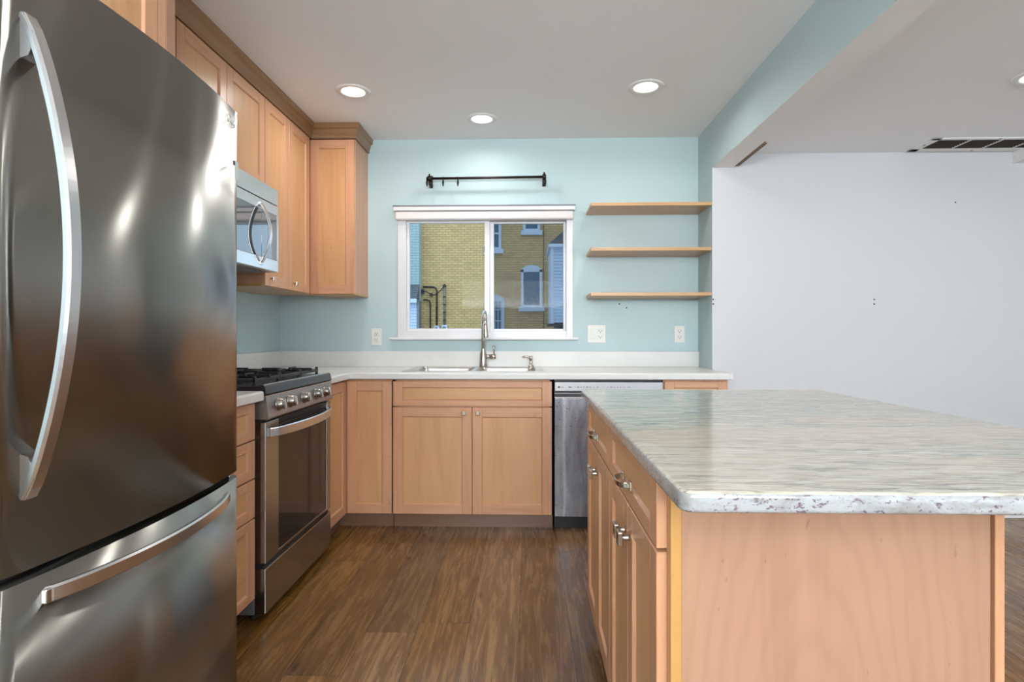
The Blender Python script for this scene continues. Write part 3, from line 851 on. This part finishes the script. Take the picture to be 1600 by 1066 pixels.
mb.tube([(fx + 0.052, fy, zl), (fx + 0.086, fy, zl)], 0.0165, NICKEL, 18)
mb.tube([(fx + 0.073, fy, zl + 0.01), (fx + 0.072, fy - 0.002, zl + 0.05), (fx + 0.069, fy - 0.004, zl + 0.075)], [0.0045, 0.0052, 0.008], NICKEL, 12)
mb.build('lever', f)
# soap pump
sp = thing('soap_dispenser', 'small nickel soap pump right of the faucet on the sink', 'soap dispenser', (0.02, 3.885, zr))
sx, sy = 0.02, 3.885
mb = MB(); mb.lathe([(0, zr), (0.022, zr), (0.022, zr + 0.004), (0.011, zr + 0.012), (0.0105, zr + 0.05), (0.012, zr + 0.052), (0.012, zr + 0.072), (0, zr + 0.073)], NICKEL, 20, Matrix.Translation((sx, sy, 0))); mb.build('pump', sp)
mb = MB(); mb.tube([(sx, sy, zr + 0.045), (sx - 0.018, sy - 0.004, zr + 0.066), (sx - 0.042, sy - 0.01, zr + 0.070), (sx - 0.058, sy - 0.013, zr + 0.064)], [0.008, 0.0075, 0.006, 0.0045], NICKEL, 12); mb.build('nozzle', sp)

# ------------------------------------------------------------------ left run
# drawer cabinet between refrigerator and range
dc = thing('drawer_cabinet', 'maple base cabinet with four drawers between refrigerator and range', 'cabinet', (-1.4, 1.96, 0))
mb = MB(); mb.box(XL + 0.01, XC, 1.71, 2.212, 0.10, ZT, MV, 0.001); mb.build('body', dc)
T = face_left(XC, 1.714)
for z0, z1 in ((0.728, 0.868), (0.578, 0.722), (0.425, 0.572), (0.108, 0.419)):
    d = shaker(T, 0.495, z0, z1, flat_grain=True, rail=0.036).build('drawer_front', dc)
    arch_pull(T, 0.247, (z0 + z1) / 2 + 0.01, d)
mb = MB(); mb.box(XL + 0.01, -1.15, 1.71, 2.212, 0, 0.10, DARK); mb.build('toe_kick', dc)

# range
rg = thing('gas_range', 'stainless gas range with black cooktop and dark oven window', 'range', (-1.38, 2.605, 0))
ry0, ry1 = 2.232, 2.984; FX = -1.03
mb = MB(); mb.box(XL + 0.02, -1.075, ry0, ry1, 0.03, 0.893, GREYM, 0.003); mb.build('body', rg)
mb = MB(); pf = [(-1.075, 0.80), (-1.022, 0.80), (-1.018, 0.806), (-1.028, 0.889), (-1.034, 0.893), (-1.075, 0.893)]
mb.prism(pf, ry0, ry1, 'y', PANELS); cpn = mb.build('control_panel', rg)
mb = MB(); mb.prism([(XL + 0.02, 0.893), (-1.033, 0.893), (-1.026, 0.900), (-1.033, 0.930), (-1.040, 0.936), (-1.075, 0.930), (XL + 0.04, 0.926), (XL + 0.02, 0.95)], ry0, ry1, 'y', BLACKM); mb.box(-1.044, -1.038, ry0 + 0.004, ry1 - 0.004, 0.9335, 0.9372, STEELH, 0.001); mb.box(-1.036, -1.0265, ry0 + 0.001, ry1 - 0.001, 0.889, 0.893, STEELH, 0.0005); o = mb.build('cooktop', rg, 0.002); o['label'] = 'black enamel cooktop'
mb = MB()
for y in (ry0 + 0.025, ry1 - 0.06): mb.box(-1.074, -1.04, y, y + 0.03, 0.79, 0.80, BLKPL)
mb.box(-1.10, -1.05, ry0 + 0.003, ry1 - 0.003, 0.03, 0.80, BLKPL); mb.build('door_gap', rg)
# knobs
for i, y in enumerate((2.338, 2.452, 2.606, 2.760, 2.874)):
    K = Matrix.Translation((-1.0245, y, 0.848)) @ Matrix.Rotation(math.radians(90 - 7), 4, 'Y')
    mb = MB(); mb.lathe([(0.029, -0.004), (0.029, 0.002), (0.0265, 0.005), (0.024, 0.006), (0.0225, 0.024), (0.020, 0.027), (0, 0.027)], KNOBM, 28, K)
    mb.box(-0.020, 0.020, -0.004, 0.004, 0.02, 0.033, CHROME, 0.0015, K)
    mb.build('knob', rg)
# oven door
oy0, oy1 = 2.355, 2.925
mb = MB()
mb.box(-1.075, FX, ry0 + 0.002, oy0, 0.232, 0.788, STEEL, 0.003); mb.box(-1.075, FX, oy1, ry1 - 0.002, 0.232, 0.788, STEEL, 0.003)
mb.box(-1.075, FX - 0.001, oy0, oy1, 0.232, 0.246, STEEL, 0.002)
od = mb.build('oven_door', rg)
mb = MB(); mb.box(-1.07, FX - 0.004, oy0, oy1, 0.246, 0.716, OVENGL, 0.001); g = mb.build('door_window', od); g['label'] = 'dark oven window glass'
mb = MB(); mb.box(-1.07, FX - 0.012, oy0, oy1, 0.716, 0.788, BLKPL)
for k in range(4): mb.box(-1.06, FX - 0.004, oy0 + 0.003, oy1 - 0.003, 0.724 + k * 0.016, 0.730 + k * 0.016, BLKPL, 0.001)
mb.build('vent_slot', od)
mb = MB(); path = []; nr = []
for i in range(21):
    u = i / 20; y = ry0 + 0.022 + u * (ry1 - ry0 - 0.044)
    path.append((FX + 0.016 + 0.047 * math.sin(PI * u) ** 0.7 if 0 < i < 20 else FX + 0.012, y, 0.744))
    nr.append((-1, (0.5 - u) * 0.9, 0))
mb.band(path, nr, 0.019, 0.012, STEELH, (0, 0, 1))
for y in (ry0 + 0.022, ry1 - 0.042): mb.box(FX - 0.002, FX + 0.014, y, y + 0.02, 0.727, 0.761, STEELH, 0.002)
mb.build('handle', od)
mb = MB(); mb.box(-1.075, FX, ry0 + 0.002, ry1 - 0.002, 0.034, 0.212, STEEL, 0.004)
mb.box(-1.07, FX - 0.012, ry0 + 0.01, ry1 - 0.01, 0.212, 0.22, BLKPL); mb.build('storage_drawer', rg)
for x in (-1.1, -1.6):
    for y in (ry0 + 0.05, ry1 - 0.05):
        mb = MB(); mb.lathe([(0, 0), (0.018, 0), (0.018, 0.006), (0.01, 0.008), (0.01, 0.032), (0, 0.032)], BLKPL, 14, Matrix.Translation((x, y, 0))); mb.build('foot', rg)
# burners and grates
zt = 0.927
for bxx, byy, br in ((-1.20, 2.40, 0.045), (-1.52, 2.40, 0.036), (-1.20, 2.81, 0.05), (-1.52, 2.81, 0.036), (-1.36, 2.606, 0.04)):
    mb = MB(); mb.lathe([(br + 0.012, zt), (br + 0.01, zt + 0.008), (br, zt + 0.010), (br, zt + 0.016), (br - 0.006, zt + 0.02), (0, zt + 0.02)], IRON, 24, Matrix.Translation((bxx, byy, 0))); mb.build('burner', rg)
zg = 0.962
def bar(mb, a, b, w=0.0055, h=0.007):
    a = Vector(a); b = Vector(b); d = (b - a); L = d.length
    ang = math.atan2(d.y, d.x)
    T = Matrix.Translation(a) @ Matrix.Rotation(ang, 4, 'Z')
    mb.box(0, L, -w, w, -h, h, IRON, 0.002, T, 1)
for g0, g1 in ((2.262, 2.492), (2.497, 2.715), (2.720, 2.950)):
    mb = MB(); gx0, gx1 = -1.64, -1.085; gm = (g0 + g1) / 2
    for y in (g0 + 0.006, g1 - 0.006): bar(mb, (gx0, y, zg - 0.012), (gx1, y, zg - 0.012))
    for x in (gx0 + 0.005, gx1 - 0.005, (gx0 + gx1) / 2): bar(mb, (x, g0, zg - 0.012), (x, g1, zg - 0.012))
    for cx in ((-1.20, -1.52) if abs(gm - 2.606) > 0.05 else (-1.36,)):
        for a in range(4):
            an = a * PI / 2 + (PI / 4 if len(str(cx)) < 2 else 0)
            r1 = 0.105 if a % 2 else 0.125
            bar(mb, (cx + 0.028 * math.cos(an), gm + 0.028 * math.sin(an), zg), (cx + r1 * math.cos(an), gm + r1 * math.sin(an), zg))
    for x in (gx0 + 0.006, gx1 - 0.006):
        for y in (g0 + 0.006, g1 - 0.006): mb.box(x - 0.006, x + 0.006, y - 0.006, y + 0.006, zt, zg + 0.006, IRON, 0.002)
    mb.build('grate', rg)

# refrigerator
fr = thing('refrigerator', 'large bottom-freezer stainless refrigerator with bowed handles at the left', 'refrigerator', (-1.25, 1.234, 0))
fy0, fy1 = 0.855, 1.613
mb = MB(); mb.box(XL + 0.03, -0.905, fy0 + 0.006, fy1 - 0.006, 0.03, 1.742, GREYM, 0.004); mb.build('body', fr)
mb = MB(); mb.box(-0.93, -0.87, fy0 + 0.01, fy1 - 0.01, 0.0, 0.058, BLKPL, 0.002); mb.build('base_grille', fr)
def curved(z0, z1):
    mb = MB(); n = 40; pts = []
    xe, bul, r = -0.820, 0.030, 0.008
    for i in range(n + 1):
        u = -1 + 2 * i / n
        y = (fy0 + fy1) / 2 + u * ((fy1 - fy0) / 2 - 0.0)
        x = xe + bul * (1 - u * u)
        d = (1 - abs(u)) * (fy1 - fy0) / 2
        if d < r: x -= (r - math.sqrt(max(0, r * r - (r - d) ** 2)))
        pts.append((x, y))
    pts += [(-0.9, fy1), (-0.9, fy0)]
    mb.prism(pts, z0, z1, 'z', FRIDGE, False)
    for f in mb.bm.faces:
        if abs(f.normal.z) < 0.1 and f.normal.x > 0.3: f.smooth = True
    return mb
def fx_at(y):
    u = (y - (fy0 + fy1) / 2) / ((fy1 - fy0) / 2); return -0.820 + 0.030 * (1 - u * u)
d1 = curved(0.752, 1.756).build('door', fr)
d2 = curved(0.062, 0.735).build('freezer_drawer', fr)
mb = MB(); mb.box(-0.90, -0.845, fy0 + 0.008, fy1 - 0.008, 0.735, 0.752, BLKPL); mb.build('gasket', fr)
mb = MB(); mb.box(-0.95, -0.86, fy1 - 0.06, fy1 - 0.004, 1.756, 1.766, GREYM, 0.003); mb.build('hinge', fr)
mb = MB(); mb.box(-0.90, -0.832, fy1 - 0.03, fy1 - 0.002, 0.7352, 0.7515, STEELH, 0.001); mb.build('hinge', fr)
# upper handle: a bowed flat bar
hy = 0.913; mb = MB(); path = []; nr = []; N = 44
zA, zB = 0.868, 1.652
for i in range(N + 1):
    u = i / N; z = zA + u * (zB - zA)
    b = math.sin(PI * u) ** 0.78 if 0 < i < N else 0.0
    path.append((fx_at(hy) + 0.005 + 0.076 * b, hy, z)); nr.append((-1, 0, (0.5 - u) * 1.3))
mb.band(path, nr, 0.0145, 0.015, STEELH, (0, 1, 0))
for z, sg in ((zA, 1), (zB, -1)):
    mb.prism([(fx_at(hy) - 0.004, z), (fx_at(hy) + 0.004, z), (fx_at(hy) + 0.020, z + sg * 0.035), (fx_at(hy) + 0.012, z + sg * 0.07), (fx_at(hy) - 0.004, z + sg * 0.075)], hy - 0.013, hy + 0.013, 'y', STEELH)
mb.build('handle', d1)
mb = MB(); path = []; nr = []
for i in range(N + 1):
    u = i / N; y = 0.935 + u * 0.595
    b = math.sin(PI * u) ** 0.6 if 0 < i < N else 0.0
    path.append((-0.810 + 0.060 * b, y, 0.697 - 0.0 * u)); nr.append((-1, (0.5 - u) * 1.2, 0))
mb.band(path, nr, 0.0145, 0.013, STEELH, (0, 0, 1))
for y in (0.945, 1.520): mb.box(fx_at(y) - 0.004, -0.800, y - 0.009, y + 0.009, 0.685, 0.709, STEELH, 0.002)
mb.build('handle', d2)
# etched brand mark near the far top corner and a small sticker under it
TF = Matrix.Translation((fx_at(1.553) + 0.0012, 1.548, 1.708)) @ Matrix.Rotation(PI / 2 + 0.15, 4, 'Z') @ Matrix.Rotation(PI / 2, 4, 'X')
text_mesh('logo', 'LG', 0.030, TF, CHROME, d1, 0.001)
mb = MB(); mb.lathe([(0.0085, 0), (0.0085, 0.0015), (0.011, 0.0015), (0.011, 0)], CHROME, 20, Matrix.Translation((fx_at(1.536) + 0.0004, 1.536, 1.719)) @ Matrix.Rotation(PI / 2, 4, 'Y'))
mb.build('logo', d1)
mb = MB(); T = Matrix.Translation((fx_at(1.588) + 0.001, 1.588, 1.592)) @ Matrix.Rotation(PI / 2 + 0.16, 4, 'Z')
mb.box(-0.014, 0.014, -0.0008, 0.0, -0.026, 0.026, STICK, 0, T); mb.lathe([(0, 0.002), (0.007, 0.002), (0.007, 0)], DARK, 14, T @ Matrix.Translation((-0.022, 0, 0.016)) @ Matrix.Rotation(PI / 2, 4, 'X'))
mb.build('sticker', d1)

# tall side panel of the refrigerator bay + cabinet over the refrigerator
mb = MB(); mb.box(XL, -1.06, 1.662, 1.702, 0, ZC - 0.002, MP, 0.001)
tagm(mb, 'side_panel', 'tall maple side panel between the refrigerator and the cabinets', 'panel', None, (-1.4, 1.68, 0))
of = thing('upper_cabinet', 'deep maple cabinet above the refrigerator', 'cabinet', (-1.4, 1.25, 1.80))
mb = MB(); mb.box(XL + 0.002, -1.08, 0.80, 1.660, 1.80, ZC - 0.002, MV, 0.001); mb.box(-1.08, -1.061, 1.626, 1.660, 1.80, ZC - 0.002, MV, 0.001); mb.build('body', of)
T = face_left(XC, 0.802)
shaker(T, 0.408, 1.804, 2.40).build('door', of)
T = face_left(XC, 1.214)
shaker(T, 0.408, 1.804, 2.40).build('door', of)

# wall cabinets
UX = -1.40; UZ0 = 1.390; UZ1 = 2.385
def upper(name, label, y0, y1, z0, doors, knobs=(), loc=None):
    t = thing(name, label, 'cabinet', (-1.55, (y0 + y1) / 2, z0))
    mb = MB(); mb.box(XL + 0.001, UX, y0, y1, z0 + 0.012, UZ1 - 0.001, MV, 0.001)
    mb.box(XL + 0.001, UX + 0.002, y0, y1, z0, z0 + 0.012, ME)
    mb.build('body', t)
    for i, (a, b) in enumerate(doors):
        T = face_left(UX, a)
        d = shaker(T, b - a, z0 + 0.004, UZ1 - 0.006).build('door', t)
        if i < len(knobs) and knobs[i] is not None: knob(T, knobs[i] * (b - a - 0.06) + 0.03, z0 + 0.045, d)
    return t
upper('upper_cabinet', 'maple wall cabinet beside the refrigerator panel, hidden behind it', 1.704, 2.222, UZ0, [(1.707, 2.219)])
upper('upper_cabinet', 'maple wall cabinet with two doors above the microwave', 2.224, 2.984, 1.892, [(2.227, 2.603), (2.606, 2.982)])
upper('upper_cabinet', 'tall maple wall cabinet with two narrow doors right of the microwave', 2.986, 3.640, UZ0, [(2.989, 3.292), (3.295, 3.604)], (0.15, 0.15))
t = thing('upper_cabinet', 'tall maple wall cabinet on the back wall, left of the window', 'cabinet', (-1.24, 3.8, UZ0))
mb = MB(); mb.box(XL + 0.001, -1.105, 3.660, W - 0.001, UZ0 + 0.012, UZ1 - 0.001, MV, 0.001); mb.box(-1.40, -1.103, 3.658, W - 0.001, UZ0, UZ0 + 0.012, ME); mb.build('body', t)
shaker(face_back(-1.392, 3.660), 0.284, UZ0 + 0.004, UZ1 - 0.006).build('door', t)
# crown moulding
mb = MB()
def crown_prof(sg, c):
    return [(c, UZ1), (c + sg * 0.010, UZ1), (c + sg * 0.012, UZ1 + 0.02), (c + sg * 0.024, UZ1 + 0.055), (c + sg * 0.036, UZ1 + 0.062), (c + sg * 0.038, ZC - 0.001), (c, ZC - 0.001)]
XCn = UX + 0.012; YCn = 3.660 - 0.012; XE = -1.117
path = [(XCn, 1.703), (XCn, YCn), (XE + 0.012, YCn), (XE + 0.012, W)]
def crown_ring(px, py, ox, oy):
    return [mb.bm.verts.new((px + ox * d, py + oy * d, z)) for d, z in ((0, UZ1), (0.010, UZ1), (0.012, UZ1 + 0.02), (0.022, UZ1 + 0.055), (0.034, UZ1 + 0.062), (0.036, ZC - 0.001), (0, ZC - 0.001))]
rings = [crown_ring(XCn, 1.703, 1, 0), crown_ring(XCn, YCn, 1, -1), crown_ring(XE + 0.012, YCn, 1, -1), crown_ring(XE + 0.012, W - 0.001, 1, 0)]
fs = []
for A, B in zip(rings, rings[1:]):
    for k in range(7): fs.append(mb.bm.faces.new((A[k], A[(k + 1) % 7], B[(k + 1) % 7], B[k])))
fs += [mb.bm.faces.new(rings[0][::-1]), mb.bm.faces.new(rings[-1])]
mb._faces(fs, MCR); bmesh.ops.recalc_face_normals(mb.bm, faces=fs)
tagm(mb, 'crown_molding', 'dark-stained crown molding on top of the wall cabinets', 'molding', None, (-1.38, 2.6, UZ1))

# microwave
mw = thing('microwave', 'stainless over-the-range microwave with bowed handle', 'microwave', (-1.5, 2.6, 1.457))
my0, my1 = 2.226, 2.966; MX = -1.30; mz0, mz1 = 1.457, 1.886
mb = MB(); mb.box(XL + 0.01, MX - 0.03, my0, my1, mz0, mz1, GREYM, 0.003); mb.build('case', mw)
mb = MB(); mb.box(MX - 0.03, MX, my0, my1, 1.802, mz1 - 0.002, STEELW, 0.004); mb.build('vent_panel', mw)
mb = MB()
mb.box(MX - 0.03, MX, my0, my1, 1.748, 1.798, STEELW, 0.003); mb.box(MX - 0.03, MX, my0, my1, mz0, 1.517, STEELW, 0.003)
mb.box(MX - 0.03, MX, 2.948, my1, 1.517, 1.748, STEELW)
md = mb.build('door', mw)
mb = MB(); mb.box(MX - 0.028, MX - 0.002, my0 + 0.02, 2.780, 1.517, 1.748, MWGL, 0.001); mb.build('door_window', md)
mb = MB(); mb.box(MX - 0.028, MX - 0.002, 2.782, 2.946, 1.517, 1.748, MWGL, 0.001); mb.build('control_panel', mw)
mb = MB(); path = []; nr = []
for i in range(31):
    u = i / 30; z = 1.480 + u * 0.295
    b = math.sin(PI * u) ** 0.8 if 0 < i < 30 else 0
    path.append((MX + 0.006 + 0.048 * b, 2.765, z)); nr.append((-1, 0, (0.5 - u) * 1.3))
mb.band(path, nr, 0.0125, 0.010, STEELH, (0, 1, 0))
for z in (1.474, 1.764): mb.box(MX - 0.002, MX + 0.008, 2.753, 2.777, z, z + 0.017, STEELH, 0.002)
mb.build('handle', md)
mb = MB()
for k in range(2): mb.box(-1.62, -1.38, 2.32 + k * 0.36, 2.58 + k * 0.36, mz0 - 0.004, mz0, GREYM, 0.001)
mb.build('grease_filter', mw)

# ------------------------------------------------------------------ island
IX = 0.255; IY0 = 1.06; IY1 = 2.285; IB = 0.838
def island_cab(name, label, y0, y1):
    t = thing(name, label, 'cabinet', (0.56, (y0 + y1) / 2, 0), 'island base cabinets')
    mb = MB(); mb.box(IX, IB - 0.017, y0, y1, 0.10, 0.883, MV, 0.001)
    if y0 > 1.5: mb.box(IB - 0.0165, IB, y0 + 0.001, y1, 0, 0.873, MV, 0.0015)
    mb.build('body', t)
    T = face_isle(IX, y1 - 0.003); w = y1 - y0 - 0.006
    d = shaker(T, w, 0.742, 0.874, flat_grain=True, rail=0.034).build('drawer_front', t); arch_pull(T, w * 0.5, 0.79, d, 0.10, 0.032)
    hw = w / 2 - 0.0015
    d = shaker(T, hw, 0.108, 0.735).build('door', t); knob(T, hw - 0.026, 0.665, d, k=1.35)
    T2 = face_isle(IX, y1 - 0.003 - w / 2 - 0.0015)
    d = shaker(T2, hw, 0.108, 0.735).build('door', t); knob(T2, 0.026, 0.665, d, k=1.35)
    mb = MB(); mb.box(IX + 0.07, IB - 0.03, y0, y1, 0, 0.10, KICK); mb.build('toe_kick', t)
    return t
island_cab('island_cabinet', 'far maple island base cabinet, nearer the dishwasher', 1.672, 2.285)
near_cab = island_cab('island_cabinet', 'near maple island base cabinet with the big flat end panel facing the viewer', 1.058, 1.671)
mb = MB(); mb.box(IX + 0.02, IB - 0.022, 1.040, 1.057, 0, 0.883, MP, 0.0006); pn = mb.build('end_panel', near_cab)
mb = MB(); mb.box(IX - 0.0, IX + 0.0195, 1.037, 1.057, 0, 0.883, ME, 0.0012); o = mb.build('edge_strip', pn); o['label'] = 'orange maple edge strip at the left'
mb = MB(); mb.box(IB - 0.0215, IB - 0.0165, 1.046, 1.057, 0, 0.883, KICK); mb.box(IB - 0.0165, IB, 1.036, 1.671, 0, 0.873, MV, 0.0015); mb.build('corner_post', pn)
# slab
mb = MB(); sx0, sx1, sy0, sy1, sz0, sz1 = 0.214, 1.162, 0.812, 2.330, 0.884, 0.914
def rrect(x0, x1, y0, y1, r, n=6):
    out = []
    for cx, cy, s0, r in ((x1 - 0.01, y1 - 0.01, 0, 0.01 + r * 0), (x0 + 0.01, y1 - 0.01, PI / 2, 0.01 + r * 0), (x0 + r, y0 + r, PI, r), (x1 - r, y0 + r, 1.5 * PI, r)):
        for k in range(n + 1): out.append((cx + r * math.cos(s0 + PI / 2 * k / n), cy + r * math.sin(s0 + PI / 2 * k / n)))
    return out
lv = [(0.004, sz0), (0.001, sz0 + 0.002), (0, sz0 + 0.006), (0, sz1 - 0.010), (0.001, sz1 - 0.005), (0.003, sz1 - 0.002), (0.007, sz1)]
rings = [[mb.bm.verts.new((p[0], p[1], z)) for p in rrect(sx0 + i, sx1 - i, sy0 + i, sy1 - i, 0.022 - i)] for i, z in lv]
fs = []
for A, B in zip(rings, rings[1:]):
    for k in range(len(A)): fs.append(mb.bm.faces.new((A[k], A[(k + 1) % len(A)], B[(k + 1) % len(A)], B[k])))
mb._faces(fs, GRANITE, True)
cp_ = [mb.bm.faces.new(rings[0][::-1]), mb.bm.faces.new(rings[-1])]; mb._faces(cp_, GRANITE); fs += cp_
bmesh.ops.recalc_face_normals(mb.bm, faces=fs)
tagm(mb, 'island_countertop', 'large streaked grey and beige granite slab on the island', 'countertop', None, (0.69, 1.57, sz0))

# ------------------------------------------------------------------ outside
mb = MB(); mb.box(-30, 30, W + 0.2, 60, -0.7, -0.6, CONC); o = struct(mb, 'ground')
bb = thing('brick_building', 'tall yellow brick building across the yard, filling most of the window', 'building', (-1, 22, -0.6))
mb = MB(); mb.box(-9, 6, 22, 30, -0.6, 9, BRICK); mb.build('wall', bb)
def ext_win(x0, x1, z0, z1, parent, arch=False, meet=None, sill=True, bars=False):
    mb = MB(); f = 0.10; y = 22
    mb.box(x0, x0 + f, y - 0.06, y + 0.0, z0, z1, EXTW); mb.box(x1 - f, x1, y - 0.06, y, z0, z1, EXTW)
    mb.box(x0, x1, y - 0.06, y, z1 - f, z1, EXTW); mb.box(x0, x1, y - 0.05, y, z0, z0 + 0.07, EXTW)
    if meet: mb.box(x0 + f, x1 - f, y - 0.05, y, meet - 0.03, meet + 0.03, EXTW)
    if arch:
        n = 12; cx = (x0 + x1) / 2; hw = (x1 - x0) / 2
        pts = [(cx + hw * (-1 + 2 * k / n), z1 + 0.16 * (1 - (-1 + 2 * k / n) ** 2)) for k in range(n + 1)]
        mb.prism([(x1, z1 - 0.01), (x0, z1 - 0.01)] + pts, y - 0.07, y, 'y', EXTW)
    if sill: mb.box(x0 - 0.08, x1 + 0.08, y - 0.12, y, z0 - 0.17, z0, EXTW)
    w = mb.build('window', parent)
    mb = MB(); mb.box(x0 + f * 0.8, x1 - f * 0.8, y - 0.03, y - 0.01, z0 + 0.05, z1 - f * 0.8, EXTGL); mb.build('pane', w)
    if bars:
        mb = MB()
        for k in range(1, 6): mb.box(x0 + (x1 - x0) * k / 6 - 0.012, x0 + (x1 - x0) * k / 6 + 0.012, y - 0.1, y - 0.08, z0, z1, EXTW)
        for k in range(1, 5): mb.box(x0, x1, y - 0.1, y - 0.08, z0 + (z1 - z0) * k / 5 - 0.015, z0 + (z1 - z0) * k / 5 + 0.015, EXTW)
        mb.build('security_bars', w)
ext_win(-0.27, 0.54, 2.19, 3.62, bb, arch=True)
ext_win(-0.19, 0.46, 5.10, 6.6, bb)
ext_win(-1.62, -1.02, 4.40, 5.95, bb, meet=5.00)
ext_win(-1.62, -0.90, 0.4, 2.50, bb, arch=True, sill=False, bars=True)
mb = MB(); mb.tube([(0.60, 21.95, -0.6), (0.60, 21.95, 4.9), (0.60, 21.95, 8.9)], 0.012, WIREM, 6); mb.build('downspout_cable', bb)
# conduits with meters on the brick
cd = thing('utility_conduit', 'dark pipe bending down the yellow brick to the left electric meter', 'pipe', (-3.48, 21.94, 1.4))
mb = MB(); mb.tube([(-4.02, 21.93, 2.96), (-3.62, 21.93, 2.95), (-3.53, 21.93, 2.91), (-3.485, 21.93, 2.8), (-3.485, 21.93, 1.5)], 0.032, WIREM, 8)
for z in (2.2, 1.8): mb.tube([(-3.485, 21.93, z), (-3.485, 21.93, z - 0.05)], 0.05, WIREM, 8)
mb.build('pipe', cd)
mb = MB(); mb.box(-3.58, -3.39, 21.85, 22, 1.25, 1.46, EXTW, 0.01); mb.lathe([(0.06, 0), (0.06, 0.05), (0, 0.06)], PIPEG, 14, Matrix.Translation((-3.485, 21.85, 1.36)) @ Matrix.Rotation(PI / 2, 4, 'X')); mb.build('meter', cd)
cd = thing('utility_conduit', 'straight grey pipe standing over the right electric meter on the brick', 'pipe', (-3.19, 21.94, 1.4))
mb = MB(); mb.tube([(-3.19, 21.93, 2.97), (-3.19, 21.93, 1.5)], 0.038, PIPEG, 8)
for z in (2.6, 2.3, 2.0, 1.7): mb.tube([(-3.19, 21.93, z), (-3.19, 21.93, z - 0.04)], 0.052, WIREM, 8)
mb.lathe([(0.05, 2.95), (0.07, 3.0), (0.03, 3.06), (0, 3.06)], WIREM, 10, Matrix.Translation((-3.19, 21.93, 0))); mb.build('pipe', cd)
mb = MB(); mb.box(-3.29, -3.08, 21.84, 22, 1.25, 1.50, EXTW, 0.01); mb.lathe([(0.065, 0), (0.065, 0.05), (0, 0.06)], PIPEG, 14, Matrix.Translation((-3.185, 21.84, 1.38)) @ Matrix.Rotation(PI / 2, 4, 'X')); mb.build('meter', cd)
mb = MB(); mb.tube([(-4.0, 21.93, 2.46), (-3.86, 21.93, 2.47), (-3.76, 21.93, 2.42), (-3.73, 21.93, 2.3), (-3.73, 21.93, 0.5)], 0.028, WIREM, 8)
tagm(mb, 'utility_conduit', 'lowest dark pipe bending down the brick, without a meter', 'pipe', None, (-3.73, 21.93, 0.5))
mb = MB(); mb.tube([(-4.02, 21.9, 2.80), (-3.85, 21.9, 2.77), (-3.70, 21.9, 2.66), (-3.55, 21.9, 2.66), (-3.35, 21.9, 2.80), (-3.20, 21.9, 2.98)], 0.018, WIREM, 6)
mb.box(-4.06, -3.98, 21.85, 22, 2.70, 2.86, WIREM); mb.box(-3.75, -3.66, 21.85, 22, 2.60, 2.72, WIREM)
tagm(mb, 'sagging_cable', 'loose black cable drooping between the pipes on the brick', 'cable', None, (-3.7, 21.9, 2.7))
# painted block building at the left, with a low shingled roof and siding below
lb = thing('block_building', 'pale painted block building at the left edge of the window view', 'building', (-6, 21.5, -0.6))
mb = MB(); mb.box(-9, -4.085, 21.5, 21.99, -0.6, 9, PBLOCK); mb.build('wall', lb)
mb = MB(); mb.prism([(20.9, 2.42), (21.5, 3.02), (21.5, 2.42)], -9, -4.07, 'x', SHINGLE); mb.box(-9, -4.06, 20.86, 20.92, 2.30, 2.44, EXTW); mb.build('porch_roof', lb)
mb = MB(); mb.box(-9, -4.06, 21.1, 21.5, -0.6, 2.42, SIDING)
for k in range(26): mb.prism([(21.1, -0.5 + k * 0.11), (21.07, -0.5 + k * 0.11), (21.1, -0.39 + k * 0.11)], -9, -4.08, 'x', SIDING)
mb.box(-4.09, -4.0, 21.06, 21.5, -0.6, 2.4, PIPEG); mb.build('siding', lb)
# white sided bay at the right
by = thing('siding_bay', 'white clapboard bay with a small grey roof at the right of the window view', 'building', (1.5, 17, -0.6))
mb = MB(); mb.box(0.72, 4, 17.05, 19, 1.48, 3.70, SIDING)
for k in range(23): mb.prism([(17.05, 1.5 + k * 0.095), (17.025, 1.5 + k * 0.095), (17.05, 1.59 + k * 0.095)], 0.73, 4, 'x', SIDING)
mb.build('siding', by)
mb = MB(); mb.box(0.67, 0.76, 17.0, 19, 1.46, 3.70, EXTW); mb.build('corner_board', by)
mb = MB(); mb.box(0.60, 4, 16.9, 19, 3.70, 3.80, EXTW, 0.01); mb.build('gutter', by)
mb = MB(); mb.prism([(0.60, 3.80), (2.2, 5.15), (4, 5.15), (4, 3.80)], 16.92, 19, 'y', SHINGLE); mb.build('roof', by)
mb = MB(); mb.box(0.62, 4, 16.95, 19, 1.40, 1.46, WIREM); mb.box(0.85, 4, 17.1, 19, -0.6, 1.40, WIREM); mb.build('base', by)
